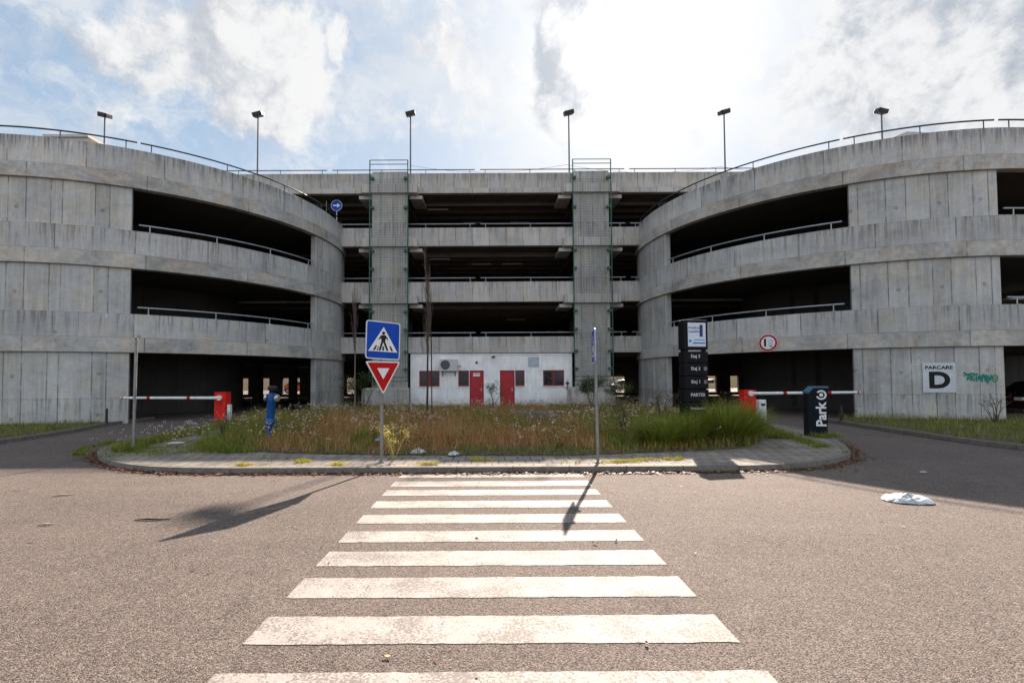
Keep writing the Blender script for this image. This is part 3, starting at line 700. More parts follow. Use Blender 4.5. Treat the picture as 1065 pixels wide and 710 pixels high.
# round arrow sign by the upper deck
T = thing('arrow_sign', 'round blue sign with a white arrow on the third deck left of the column', 'road sign', (-9.12, FY+.42, 9.74))
q = MB(); q.tube([(0, 0, 0), (0, 0, 2.5)], .03, 8); q.tube([(-.62, 0, 1.6), (-.62, 0, 2.5)], .015, 6); q.tube([(-.62, 0, 2.05), (0, 0, 2.05)], .012, 6); q.build('post', RAILL, T, smooth=True)
M = Matrix.Translation((0, -.04, 2.2)) @ FACE
q = MB(); q.lathe([(.33, 0), (.33, .015)], M, 32); d = q.build('disc', SWHT, T)
q = MB(); q.lathe([(.31, .0152), (.31, .0165)], M, 32); q.build('blue_field', SBLUE, d)
q = MB(); q.prism([(-.2, -.04), (.04, -.04), (.04, -.14), (.22, 0), (.04, .14), (.04, .04), (-.2, .04)], .0168, .0182, M); q.build('arrow', SWHT, d)

# wall mounted things on the right tower: local frame at an angle
def on_tower(ang, r, z):
    a = R_(ang); return (18.92+math.sin(a)*r, 27.35-math.cos(a)*r, z), R_(ang)
loc, rz = on_tower(-45.3, 10.262, 3.08)
T = thing('height_limit_sign', 'round white sign with red ring and a worn black numeral on the right tower parapet', 'road sign', loc, rz)
M = Matrix.Translation((0, -.02, 0)) @ FACE
q = MB(); q.lathe([(.36, 0), (.36, .015)], M, 36); d = q.build('disc', SWHT, T)
q = MB(); q.lathe([(.345, .0152), (.345, .0165)], M, 36); q.build('red_ring', SRED, d)
q = MB(); q.lathe([(.265, .0168), (.265, .018)], M, 36); q.build('white_field', SWHT, d)
text('1', .42, SBLK, 'numeral', d, M @ Matrix.Translation((-.11, 0, .0195)), .001, .02)
q = MB(); q.prism([(.0, -.12), (.1, -.16), (.2, -.06), (.21, .1), (.1, .16), (.02, .1)], .0183, .0192, M); q.build('peeled_patch', plain('peeled_film', (.5, .53, .57), .6, var=.2, nscale=20), d)
q = MB(); q.prism([(.03, -.12), (.07, -.15), (.17, -.20), (.14, -.13)], .0194, .0204, M); q.build('numeral_remnant', SBLK, d)
loc, rz = on_tower(-14.85, 10.142, 1.60)
T = thing('parking_sign', 'square white PARCARE sign with a large black D on the right tower', 'sign', loc, rz)
M = Matrix.Translation((0, -.02, 0)) @ FACE
q = MB(); q.box(-.5, .5, -.02, -.003, -.54, .54); q.build('board', plain('sign_board', (.50, .53, .55), .5, var=.08), T, bevel=.004)
text('PARCARE', .165, SBLK, 'lettering', T, M @ Matrix.Translation((0, .36, .0015)), .001, .006, 1.2)
text('D', .80, SBLK, 'letter', T, M @ Matrix.Translation((0, -.12, .0015)), .001, .035, 1.12)
# graffiti follows the wall curve
gf = thing('graffiti', 'green spray-painted scrawl beside the white D sign', 'graffiti', (18.92, 27.35, 0))
rr = random.Random(3); q = MB()
def stroke(P, w_):
    P = catmull(P, 5, False); r = 10.146
    L, Rr = [], []
    for i, p in enumerate(P):
        a, b_ = np.array(P[max(i-1, 0)]), np.array(P[min(i+1, len(P)-1)]); d = b_-a; d /= np.linalg.norm(d)+1e-9
        nn = np.array((-d[1], d[0]))*w_/2*(1 if 0 < i < len(P)-1 else .3)
        L.append(np.array(p)+nn); Rr.append(np.array(p)-nn)
    vs = []
    off_ = r+rr.uniform(0, .004)
    for l, g_ in zip(L, Rr):
        for uv in (l, g_): a = uv[0]/10.14; vs.append((math.sin(a)*off_, -math.cos(a)*off_, uv[1]))
    q.add(vs, [(2*i, 2*i+1, 2*i+3, 2*i+2) for i in range(len(L)-1)])
u0 = R_(-10.6)*10.14
G_ = [  # strokes in metres: a wild tag of joined letters
    [(0, .34), (.12, .30), (.3, .33), (.45, .29)], [(0, .22), (.1, .30), (.03, .36), (.16, .24), (.24, .33)],
    [(.14, .06), (.2, .3), (.26, .1), (.2, .18)], [(.27, .3), (.28, .05), (.3, .28), (.4, .25), (.3, .15), (.4, .04)],
    [(.42, .3), (.52, .31), (.47, .3), (.46, .02)], [(.52, .05), (.58, .28), (.64, .06), (.55, .14), (.66, .16)],
    [(.66, .28), (.67, .0), (.7, .3), (.78, .1), (.74, .29)], [(.76, .02), (.82, .28), (.88, -.04), (.8, .12), (.92, .12)],
    [(.9, .26), (.94, .05), (1.0, .27), (1.04, .05)], [(1.12, .25), (1.04, .18), (1.06, .06), (1.18, .04), (1.24, .15), (1.17, .26), (1.09, .23), (1.08, .14), (1.16, .12)],
    [(.1, .18), (.35, .12), (.6, .2), (.85, .13), (1.05, .18)]]
for S_ in G_: stroke([(u0+x*.88, 1.42+y) for x, y in S_], .042)
q.build('paint_tag', plain('spray_green', (.0, .17, .12), .55, var=.4, nscale=30), gf)

# ------------------------------------------------------------------ barriers, totems, hydrant
BRED = plain('barrier_red', (.60, .018, .01), .35, var=.06)
def barrier(loc, rz, L, label, arm_z, dirn):
    T = thing('parking_barrier', label, 'barrier', loc, rz, 'automatic parking barriers')
    q = MB(); q.box(-.21, .21, -.19, .19, .04, 1.08); q.build('cabinet', BRED, T, bevel=.025)
    q = MB(); q.box(-.24, .24, -.22, .22, 0, .04); q.build('base_plate', BLK, T)
    q = MB(); q.box(-.2, .2, -.2, -.192, .5, .52); q.box(-.08, .08, -.201, -.192, .6, .78); q.build('service_hatch', plain('barrier_red_dark', (.36, .02, .015), .5), T)
    q = MB(); q.box(-.215, .215, -.195, .195, 1.082, 1.11); q.build('lid', BRED, T, bevel=.01)
    q = MB(); q.tube([(dirn*.02, -.25, arm_z), (dirn*L, -.25, arm_z+.02)], [.055, .045], 12); a = q.build('boom_arm', WHT, T, smooth=True)
    q = MB()
    for s in ((.29, .325), (.70, .735), (.975, .99)):
        q.tube([(dirn*L*s[0], -.25, arm_z+.02*s[0]), (dirn*L*s[1], -.25, arm_z+.02*s[1])], .0560-.0095*s[0], 12)
    q.build('reflective_band', SRED, a)
    q = MB(); q.lathe([(.09, 0), (.09, .09)], Matrix.Translation((0, -.19, arm_z)) @ Matrix.Rotation(R_(90), 4, 'X'), 20); q.build('pivot', WHT, T)
    return T
barrier((-9.9, 17.75, .097), 0, 3.55, 'red parking barrier with its arm reaching left past the bare post', .90, -1)
q = MB(); q.box(-9.66, -9.55, 17.6, 17.75, .11, .75); tag(q.build('sensor_post', WHT, bevel=.01), 'slim white box beside the left red barrier', 'box')
B2 = barrier((8.98, 16.9, .097), 0, 3.75, 'red parking barrier with its arm passing behind the Parko pillar', .99, 1)
T = thing('ticket_terminal', 'small white terminal box in front of the right red barrier', 'terminal', (9.0, 16.1, .097))
q = MB(); q.box(-.11, .13, -.1, .1, 0, .80); q.build('body', WHT, T, bevel=.02)
q = MB(); q.box(-.05, .09, -.106, -.1005, .6, .68); q.build('reader', BLK, T)
NAVY = plain('totem_navy', (.005, .008, .012), .6, var=.12); NAVL = plain('totem_cap_blue', (.07, .14, .21), .45)
T = thing('brand_pillar', 'dark navy Parko pillar with chamfered blue top at the right end of the island', 'sign pillar', (8.58, 12.75, .097), R_(-12))
W2, D2, Ht = .245, .15, 1.31
q = MB(); prof = [(-W2, 0), (W2-.05, 0), (W2, Ht-.05), (-W2+.14, Ht-.05), (-W2, Ht-.2)]
q.prism(prof, -D2, D2, FACE); q.build('body', NAVY, T, bevel=.006)
q = MB(); q.prism([(-W2, Ht-.197), (-W2+.141, Ht-.047), (W2+.003, Ht-.047), (W2+.003, Ht-.005), (-W2+.13, Ht-.005), (-W2-.01, Ht-.15)], -D2-.004, D2+.004, FACE); q.build('cap', NAVL, T)
M = Matrix.Translation((.07, -D2-.003, .25)) @ FACE @ Matrix.Rotation(R_(90), 4, 'Z')
text('Park', .33, SWHT, 'lettering', T, M, .002, .008, 1.05, 'LEFT')
q = MB()
def ringarc(cx, cy, r0, r1, a0, a1, n=28):
    P = [(cx+r1*math.cos(R_(a0+(a1-a0)*k/n)), cy+r1*math.sin(R_(a0+(a1-a0)*k/n))) for k in range(n+1)]
    P += [(cx+r0*math.cos(R_(a1+(a0-a1)*k/n)), cy+r0*math.sin(R_(a1+(a0-a1)*k/n))) for k in range(n+1)]
    k = len(P)//2; vs = [Vector((x, y, z)) for z in (0, .004) for x, y in P]; N = len(P)
    fs = []
    for i in range(k-1):
        fs.append((i, i+1, N-2-i, N-1-i)); fs.append((N+i, N+i+1, 2*N-2-i, 2*N-1-i))
    for i in range(N): fs.append((i, (i+1) % N, (i+1) % N+N, i+N))
    q.add([M @ v for v in vs], fs)
ringarc(.83, .0, .085, .125, -250, 55); ringarc(.83, 0, .001, .045, 0, 360)
q.build('emblem', SWHT, T)
T = thing('directory_totem', 'tall black directory totem with a white framed notice on top, in the shrubs', 'sign totem', (5.13, 12.2, .097), R_(10))
TB = plain('totem_black', (.007, .007, .008), .6, var=.15)
q = MB(); q.box(-.33, .33, -.13, .13, 2.26, 3.0); q.build('notice_cabinet', TB, T, bevel=.01)
for i, (z0, z1) in enumerate(((1.93, 2.2), (1.60, 1.91), (1.27, 1.58), (.94, 1.25), (.60, .92))):
    q = MB(); q.box(-.33, .33, -.13, .13, z0, z1); p = q.build('name_panel', TB, T, bevel=.008)
    M = Matrix.Translation((-.02 if i < 3 else .03, -.132, (z0+z1)/2+.02)) @ FACE
    text(['Etaj 3', 'Etaj 2', 'Etaj 1', 'PARTER', 'Demisoluri'][i], .115 if i < 4 else .095, plain('totem_lettering', (.5, .5, .52), .5), 'lettering', p, M, .001, .002)
    if i in (1, 2): q = MB(); q.box(.2, .29, -.134, -.1315, (z0+z1)/2-.03, (z0+z1)/2+.065); q.build('pictogram', plain('totem_grey', (.16, .15, .18), .5), p)
q = MB(); q.box(-.29, -.2, -.1, .1, 0, 2.98); q.box(.2, .29, -.1, .1, 0, 2.98) ; q.build('upright', TB, T)
q = MB(); q.box(-.19, .19, -.05, .05, 2.212, 2.248); q.build('spacer_strip', SWHT, T)
q = MB(); q.box(-.22, .27, -.134, -.1305, 2.33, 2.93); nb = q.build('notice', plain('notice_paper', (.55, .6, .68), .4, var=.04), T)
NV = plain('ribbon_navy', (.01, .025, .12), .5)
q = MB(); q.prism([(.10, 2.88), (.10, 2.56), (.145, 2.59), (.19, 2.56), (.19, 2.88)], .1345, .1355, FACE); q.build('ribbon', NV, nb)
for s_, z in (('Primăria', 2.80), ('Capitalei', 2.71)): text(s_, .085, NV, 'lettering', nb, Matrix.Translation((-.06, -.1355, z)) @ FACE, .0008, .001)
CY = plain('notice_blue', (.03, .2, .42), .5)
q = MB(); q.box(-.05, .24, -.1365, -.1345, 2.49, 2.51); q.box(-.08, .25, -.1365, -.1345, 2.40, 2.435); q.build('text_line', CY, nb)
q = MB(); q.lathe([(.035, .1345), (.035, .1365)], Matrix.Translation((-.16, 0, 2.47)) @ FACE, 16); q.build('crest', CY, nb)

# hydrant
HB = plain('hydrant_blue', (.003, .065, .22), .38, var=.15, nscale=9)
T = thing('fire_hydrant', 'blue pillar hydrant with chrome side caps leaning in the dry grass', 'hydrant', (-5.62, 12.15, .12))
T.rotation_euler = (0, R_(4.5), 0)
q = MB(); q.lathe([(.10, 0), (.10, .03), (.065, .04), (.07, .38), (.11, .41), (.13, .44), (.13, .48), (.11, .52), (.09, .56), (.10, .60), (.105, .98), (.115, 1.0), (.115, 1.03), (.12, 1.10), (.115, 1.16), (.08, 1.2), (.03, 1.22)], None, 24); q.build('barrel', HB, T, smooth=True)
for s_ in (-1, 1):
    q = MB(); M = Matrix.Translation((s_*.08, -.02, 1.08)) @ Matrix.Rotation(R_(90*s_), 4, 'Y') @ Matrix.Rotation(R_(20), 4, 'X')
    q.lathe([(.06, 0), (.06, .05)], M, 20); q.build('outlet', HB, T, smooth=True)
    q = MB(); q.lathe([(.085, .05), (.092, .06), (.092, .09), (.06, .11)], M, 20); c_ = q.build('outlet_cap', plain('chrome_cap', (.55, .55, .53), .3, .8), T, smooth=True)
q = MB(); q.lathe([(.03, 1.2), (.03, 1.25), (.11, 1.26), (.12, 1.29), (.12, 1.34), (.07, 1.38)], None, 16); q.build('hood', plain('hood_black', (.005, .006, .008), .6), T, smooth=True)
q = MB()
for k in range(8): a = k*math.pi/4; q.lathe([(.013, .48), (.013, .495)], Matrix.Translation((.115*math.cos(a), .115*math.sin(a), 0)), 6)
q.build('flange_bolt', HB, T)
# small black marker posts
for (x, y, l) in ((-14.05, 17.6, 'short black marker post at the foot of the left tower wall'), (12.25, 16.9, 'short black marker post at the corner of the right tower entrance')):
    T = thing('marker_post', l, 'marker post', (x, y, .08), 0, 'short black marker posts')
    q = MB(); q.tube([(0, 0, 0), (0, 0, .55)], .04, 10); q.build('shaft', BLK, T, smooth=True)
    q = MB(); q.lathe([(.09, 0), (.09, .02)], None, 12); q.build('foot', BLK, T)

# ------------------------------------------------------------------ vegetation
def inpoly(P, x, y):
    P = np.array(P); n = len(P); c_ = np.zeros(len(x), bool); j = n-1
    for i in range(n):
        xi, yi, xj, yj = P[i][0], P[i][1], P[j][0], P[j][1]
        k = ((yi > y) != (yj > y)) & (x < (xj-xi)*(y-yi)/(yj-yi+1e-12)+xi); c_ ^= k; j = i
    return c_
def vnoise(x, y, s, seed=0):
    r = np.random.default_rng(seed); G2 = r.random((64, 64)); X, Y = (x*s) % 63, (y*s) % 63
    i, j = X.astype(int), Y.astype(int); u, v = X-i, Y-j; u = u*u*(3-2*u); v = v*v*(3-2*v)
    return (G2[i, j]*(1-u)*(1-v)+G2[i+1, j]*u*(1-v)+G2[i, j+1]*(1-u)*v+G2[i+1, j+1]*u*v)
def blades(x, y, z, h, wid, lean, tone, segs=3, az=None):
    """curved tapering blades -> V, F (quads)"""
    n = len(x); a = rng.uniform(0, 2*np.pi, n) if az is None else az
    face = a+np.pi/2+rng.normal(0, .4, n); V = np.zeros((n, segs+1, 2, 3))
    for k in range(segs+1):
        s = k/segs; r = lean*h*s**1.8; zz = h*(s-(lean**2)*.35*s**2.2); w_ = wid*(1-s**1.5*.92)/2
        cx, cy = x+np.cos(a)*r, y+np.sin(a)*r
        for side, sg in ((0, -1), (1, 1)):
            V[:, k, side, 0] = cx+np.cos(face)*w_*sg; V[:, k, side, 1] = cy+np.sin(face)*w_*sg; V[:, k, side, 2] = z+zz
    idx = np.arange(n)[:, None]*(2*(segs+1))
    F = np.concatenate([idx+np.array([2*k, 2*k+1, 2*k+3, 2*k+2]) for k in range(segs)], 1).reshape(-1, 4)
    return V.reshape(-1, 3), F, np.repeat(tone, segs)
def cat(parts):
    V, F, Tn = [], [], []; k = 0
    for v, f, t_ in parts: V.append(v); F.append(f+k); Tn.append(t_); k += len(v)
    return np.concatenate(V), np.concatenate(F), np.concatenate(Tn)
GGRASS = leafmat('grass_green', (.07, .10, .012), (.32, .31, .06), .35, (.16, .20, .03))
DGRASS = leafmat('grass_dry', (.20, .075, .025), (.70, .47, .21), .3, (.44, .21, .07))
def sample(poly, n, dens=None):
    P = np.array(poly); x = rng.uniform(P[:, 0].min(), P[:, 0].max(), n*2); y = rng.uniform(P[:, 1].min(), P[:, 1].max(), n*2)
    k = inpoly(poly, x, y)
    if dens is not None: k &= rng.random(len(x)) < dens(x, y)
    return x[k][:n], y[k][:n]
near = lambda x, y: np.clip(1.25-(y-9.6)/15, .3, 1)
x, y = sample(GR, 75000, near)
nz = vnoise(x+20, y, .7, 1); nz2 = vnoise(x+20, y, 2.2, 2)
edge = np.clip((y-9.7)/1.4, 0, 1)
green = (nz*.45+nz2*.55+rng.normal(0, .10, len(x))-.10*edge+.22*(x > 2.6)+.16*(x < -5.3)+.14*(y < 10.5) + .06*(y > 18)) > .55
nz3 = vnoise(x+20, y, 1.4, 6); x = x+rng.normal(0, .11, len(x))*(np.abs(x) > 4); y = y+rng.normal(0, .05, len(y))
h = (.07+(.10+.40*nz2*nz3*1.3)*edge*np.clip(1.15-(y-12)/22, .5, 1))*rng.uniform(.5, 1.3, len(x))
g = green
p1 = blades(x[g], y[g], np.full(g.sum(), .125), h[g]*1.0, rng.uniform(.008, .018, g.sum()), rng.uniform(.1, 1.2, g.sum()), rng.random(g.sum()))
d = ~green
p2 = blades(x[d], y[d], np.full(d.sum(), .125), h[d]*1.25, rng.uniform(.004, .011, d.sum()), rng.uniform(.05, 1.1, d.sum()), rng.random(d.sum()))
# green sedge on the ground along the paving joints and kerb
tx, ty, th_ = [], [], []
def tufts(n, fx, fy, r, hh, per=26):
    for _ in range(n):
        cx, cy = fx(), fy(); m_ = random.randint(per//2, per)
        rr_ = r*random.uniform(.4, 1.2)
        tx.append(rng.normal(cx, rr_, m_)); ty.append(rng.normal(cy, rr_*.6, m_)); th_.append(rng.uniform(.4, 1.2, m_)*hh*random.uniform(.6, 1.3))
tufts(26, lambda: random.uniform(-5.5, 3.5), lambda: random.uniform(8.65, 9.6), .09, .05)
tufts(40, lambda: random.uniform(-6, 7), lambda: random.choice((8.43, 8.46)), .05, .06, 12)
tufts(34, lambda: random.uniform(-8.2, -5.8), lambda: random.uniform(9.9, 11.3), .22, .07, 60)
tufts(24, lambda: random.uniform(4.5, 7.3), lambda: random.uniform(9.6, 12.2), .12, .04, 30)
for (xx, yy) in catmull([(7.55, 12.2), (8.0, 13.6), (8.5, 15.2), (8.9, 16.8), (9, 18)], 10, False): tufts(9, lambda: xx-.05+random.uniform(-.45, .1), lambda: yy, .14, .13, 60)
for (xx, yy) in catmull([(7.35, 10.6), (7.6, 11.4), (7.8, 12.2)], 8, False): tufts(4, lambda: xx+random.uniform(-.3, 0), lambda: yy, .12, .07, 50)
for (xx, yy) in catmull([(-8.25, 10.45), (-8.7, 11.3), (-8.9, 12.4), (-9.1, 14.2), (-9.4, 16.2), (-9.9, 17.6)], 10, False): tufts(6, lambda: xx+random.uniform(.1, .6), lambda: yy, .13, .15, 50)
for (xx, yy) in catmull([(-8.55, 9.95), (-9.2, 10.9), (-9.4, 12)], 8, False): tufts(3, lambda: xx+random.uniform(-.05, .12), lambda: yy, .06, .09, 40)
tufts(60, lambda: random.uniform(-8.6, -6.9), lambda: random.uniform(13., 16.5), .2, .2, 50)
for (xx, yy) in catmull([(-5.3, 10.3), (-6.15, 10.9), (-6.7, 12.1), (-7.1, 13.7), (-7.7, 15.1)], 8, False): tufts(6, lambda: xx+random.uniform(-.45, .1), lambda: yy, .17, .16, 70)
tufts(26, lambda: random.uniform(-8.3, -6.2), lambda: random.uniform(9.6, 12.5), .16, .06, 60)
tufts(16, lambda: random.uniform(8.2, 8.85), lambda: random.uniform(12.2, 12.5), .1, .14, 60)
X, Y, Hh = np.concatenate(tx), np.concatenate(ty), np.concatenate(th_)
p3 = blades(X, Y, np.where((Y < 8.48), .0, .11)*np.ones(len(X)), Hh, rng.uniform(.006, .012, len(X)), rng.uniform(.2, 1., len(X)), rng.random(len(X)), 2)
q3 = (p3[0], p3[1], p3[2])
V, F, Tn = cat([p1, q3]); o = npmesh('green_grass', V, F, GGRASS, uvcol=Tn); tag(o, 'green grass and low weeds over the island bed and its paving joints', 'grass', kind='stuff')
o = npmesh('dry_grass', *p2[:2], DGRASS, uvcol=p2[2]); tag(o, 'dry brown grass filling the island bed', 'dry grass', kind='stuff')
# yellow-green moss tufts on the sunny paving
tx, ty, th_ = [], [], []
for cx, cy in ((-4.6, 8.75), (-2.9, 8.8), (-1.2, 8.75), (2.15, 8.9), (2.5, 8.95), (2.9, 9.05), (-3.6, 9.1), (-.2, 9.2), (3.5, 9.1)):
    tufts(7, lambda: cx+random.uniform(-.2, .2), lambda: cy+random.uniform(-.08, .08), .06, .05, 60)
X, Y, Hh = np.concatenate(tx), np.concatenate(ty), np.concatenate(th_)
v_, f_, t_ = blades(X, Y, np.full(len(X), .112), Hh, rng.uniform(.008, .014, len(X)), rng.uniform(.3, 1., len(X)), rng.random(len(X)), 2)
tag(npmesh('yellow_moss', v_, f_, leafmat('moss_yellow', (.34, .30, .02), (.60, .50, .05), .3), uvcol=t_), 'yellow-green moss cushions on the front paving', 'moss', kind='stuff')
# verge grass
vl = [(-26, 9.2), (-17, 9.7), (-14.6, 10.8), (-13.3, 12.3), (-13.2, 14), (-13.6, 15.8), (-14.1, 17.5), (-14.6, 17.9), (-17, 17.2), (-20, 17), (-26, 19)]
vr = [(12.4, 16.5), (12.15, 14.6), (11.95, 12.6), (12, 11.1), (12.6, 9.9), (14.5, 8.9), (18, 8.2), (27, 8), (27, 18.5), (22, 17.3), (18, 17), (14, 18), (12.6, 17.6)]
parts = []
for P_, n in ((vl, 15000), (vr, 19000)):
    x, y = sample(P_, n); r2 = np.hypot(x-np.sign(x)*18.92, y-27.35); k = r2 > 10.2; x, y = x[k], y[k]
    nn = vnoise(x+40, y, 1.1, 4)
    parts.append(blades(x, y, np.full(len(x), .1), (.08+.28*nn*(.45 if P_ is vl else 1))*rng.uniform(.5, 1.3, len(x)), rng.uniform(.008, .016, len(x)), rng.uniform(.1, .9, len(x)), rng.random(len(x)), 2))
V, F, Tn = cat(parts); tag(npmesh('verge_grass', V, F, GGRASS, uvcol=Tn), 'rough green grass on the verges at the foot of both towers', 'grass', kind='stuff')

# flower heads and their stems
def diamonds(x, y, z, r):
    n = len(x); D = np.array([(1, 0, 0), (0, 1, 0), (-1, 0, 0), (0, -1, 0), (0, 0, .8), (0, 0, -.8)])
    V = np.stack([x, y, z], 1)[:, None, :]+D[None]*r[:, None, None]
    Ft = np.array([(0, 1, 4), (1, 2, 4), (2, 3, 4), (3, 0, 4), (1, 0, 5), (2, 1, 5), (3, 2, 5), (0, 3, 5)])
    return V.reshape(-1, 3), (np.arange(n)[:, None, None]*6+Ft[None]).reshape(-1, 3)
def flowers(name, label, x, y, hlo, hhi, r, mat, stemmat, z0=.12, per=4, sstem=.004):
    X, Y, Z = [], [], []; n = len(x); hh = rng.uniform(hlo, hhi, n)
    v_, f_, t_ = blades(x, y, np.full(n, z0), hh, np.full(n, sstem*2), np.full(n, .12), rng.random(n), 2, az=rng.uniform(0, 6.28, n))
    for k in range(per):
        X.append(x+rng.normal(0, .035, n)); Y.append(y+rng.normal(0, .035, n)); Z.append(z0+hh*rng.uniform(.8, 1.03, n))
    X, Y, Z = map(np.concatenate, (X, Y, Z))
    v2, f2 = diamonds(X, Y, Z, rng.uniform(.6, 1.2, len(X))*r)
    tag(npmesh(name, v2, f2, mat, uvcol=rng.random(len(f2))), label, 'flowers', kind='stuff')
    return v_, f_, t_
FW = leafmat('flower_white', (.70, .56, .50), (.90, .84, .78), .4)
x, y = sample(GR, 1500, lambda x, y: np.clip(vnoise(x+10, y, .8, 9)*1.6-.45, 0, 1)*np.clip((y-9.9)/1., 0, 1))
s1 = flowers('white_flowers', 'small white flower heads scattered through the dry island grass', x, y,   .22, .58, .019, FW, None)
xa = rng.uniform(-9.3, -7.2, 90); ya = rng.uniform(10.8, 17, 90)
s2 = flowers('daisies', 'white daisies along the left edge of the island', xa, ya, .15, .42, .016, FW, None)
xr, yr = sample(vr, 160)
s3 = flowers('verge_flowers', 'pale and yellow flowers in the grass below the D sign', xr, yr, .2, .5, .014, leafmat('flower_yellow', (.6, .4, .04), (.7, .68, .6), .4), None)
# seed-head stems: pale, feathery
x, y = sample(GR, 2200, lambda x, y: np.clip((y-10.)/2, 0, 1))
s4 = blades(x, y, np.full(len(x), .12), rng.uniform(.28, .62, len(x)), np.full(len(x), .005), rng.uniform(.05, .35, len(x)), rng.random(len(x)), 3)
xp = s4[0].reshape(-1, 4, 2, 3)[:, 3].mean(1)
v5, f5 = diamonds(xp[:, 0], xp[:, 1], xp[:, 2], rng.uniform(.007, .014, len(xp))); v5[:, 2] += 0
V, F, Tn = cat([s1, s2, s3, s4]); tag(npmesh('dry_stems', V, F, DGRASS, uvcol=Tn), 'thin dry flower stalks standing above the island grass', 'stalks', kind='stuff')
tag(npmesh('seed_heads', v5, f5, leafmat('seed_head', (.22, .15, .09), (.42, .34, .24), .3), uvcol=rng.random(len(f5))), 'pale brown seed heads on the dry stalks', 'seed heads', kind='stuff')

WL = leafmat('weed_mix', (.05, .07, .015), (.30, .16, .07), .3, (.15, .16, .04))
x, y = sample(GR, 620, lambda x, y: np.clip((y-9.9)/1.2, .1, 1)*near(x, y)); WX, WY, WZ = [], [], []; WT = []
for cx, cy in zip(x, y):
    m_ = 80; hh_ = random.uniform(.12, .50); rr_ = random.uniform(.07, .2); u = rng.random(m_)**.7
    WX.append(cx+rng.normal(0, 1, m_)*rr_*(.3+.7*u)); WY.append(cy+rng.normal(0, 1, m_)*rr_*(.3+.7*u)); WZ.append(.12+hh_*u); WT.append(np.clip(random.random()+rng.normal(0, .12, m_), 0, 1))
WX, WY, WZ, WT = map(np.concatenate, (WX, WY, WZ, WT))
def leaves3(x, y, z, s):
    n = len(x); A_ = rng.normal(0, 1, (n, 3)); A_ /= np.linalg.norm(A_, axis=1)[:, None]; B_ = np.cross(A_, rng.normal(0, 1, (n, 3))); B_ /= np.linalg.norm(B_, axis=1)[:, None]
    c_ = np.stack([x, y, z], 1); s = s[:, None]
    return np.stack([c_-A_*s, c_-B_*s*.38, c_+A_*s, c_+B_*s*.38], 1).reshape(-1, 3), np.arange(n*4).reshape(-1, 4)
wv_, wf_ = leaves3(WX, WY, WZ, rng.uniform(.012, .034, len(WX)))
tag(npmesh('broadleaf_weeds', wv_, wf_, WL, uvcol=WT), 'tangled broadleaf weeds, green and rusty, through the island grass', 'weeds', kind='stuff')
# leaf litter
def leaves(x, y, z, s):
    n = len(x); a = rng.uniform(0, 6.28, n); tl = rng.normal(0, .35, (n, 2))
    base_ = np.array([(-1, 0), (-.2, -.55), (1, 0), (-.2, .55)]); V = np.zeros((n, 4, 3))
    for k, (u, v) in enumerate(base_):
        dx = (u*np.cos(a)-v*np.sin(a))*s; dy = (u*np.sin(a)+v*np.cos(a))*s
        V[:, k, 0] = x+dx; V[:, k, 1] = y+dy; V[:, k, 2] = z+np.abs(dx*tl[:, 0]+dy*tl[:, 1])+(.3*s if k in (1, 3) else 0)*rng.random(n)
    return V.reshape(-1, 3), np.arange(n*4).reshape(-1, 4), rng.random(n)
LEAF = leafmat('dead_leaf', (.055, .022, .014), (.26, .15, .08), .1, (.13, .052, .028))
pr = [np.array(p) for p in resample(isl, .02)]
pr = np.array([p for p in pr if p[1] < 12.5]); k = rng.integers(0, len(pr), 5200)
ctr = np.array((0, 14)); dd = pr[k]-ctr; dd /= np.linalg.norm(dd, axis=1)[:, None]
wgt = np.where(pr[k][:, 0] > 4, .12, .095)
P_ = pr[k]+dd*np.abs(rng.normal(0, 1, len(k)))[:, None]*wgt[:, None]+dd*.02
l1 = leaves(P_[:, 0], P_[:, 1], np.full(len(k), .008), rng.uniform(.015, .042, len(k)))
x, y = sample(GR, 2600, lambda x, y: (y < 10.6+.25*np.abs(x)*.4)*1.); l2 = leaves(x, y-.16, np.full(len(x), .14), rng.uniform(.016, .04, len(x)))
x = rng.uniform(-12, 14, 190); y = rng.uniform(2.5, 16, 190)**1.0; kk = ~inpoly(isl, x, y); x, y = x[kk], y[kk]; l3 = leaves(x, y, np.full(len(x), .008), rng.uniform(.012, .03, len(x)))
cvr = np.array(catmull(VR[:7], 40, False)); k = rng.integers(0, len(cvr), 700); l4 = leaves(cvr[k, 0]-np.abs(rng.normal(0, .08, 700)), cvr[k, 1]-np.abs(rng.normal(0, .05, 700)), np.full(700, .008), rng.uniform(.012, .03, 700))
V, F, Tn = cat([l1, l2, l3, l4]); tag(npmesh('dead_leaves', V, F, LEAF, uvcol=Tn), 'brown dead leaves drifted along the kerbs and over the road', 'dead leaves', kind='stuff')

# tall ornamental grass clumps
CL = leafmat('clump_green', (.035, .07, .008), (.42, .40, .06), .3, (.15, .20, .022))
def clump(cx, cy, r, hh, n, label):
    a = rng.uniform(0, 6.28, n); rr_ = r*.45*np.sqrt(rng.random(n)); x = rr_*np.cos(a); y = rr_*np.sin(a)*.8
    az = np.arctan2(y, x)+rng.normal(0, .5, n)
    v_, f_, t_ = blades(x, y, np.zeros(n), hh*rng.uniform(.45, 1.1, n), rng.uniform(.008, .015, n), np.clip(rng.normal(.3, .3, n)+rr_/r*1.0, .02, 1.3), rng.random(n)*.9+.05, 5, az)
    o = npmesh('grass_clump', v_, f_, CL, uvcol=t_); o.location = (cx, cy, .12); tag(o, label, 'grass clump', 'tall green grass clumps')
clump(3.75, 10.75, .75, .72, 2200, 'leftmost tall green grass clump, left of the directory totem')
clump(4.55, 11.1, .7, .78, 1800, 'tall green grass clump in front of the directory totem')
clump(5.55, 11.3, 1.05, 1.02, 3800, 'largest tall green grass clump, right of the directory totem')
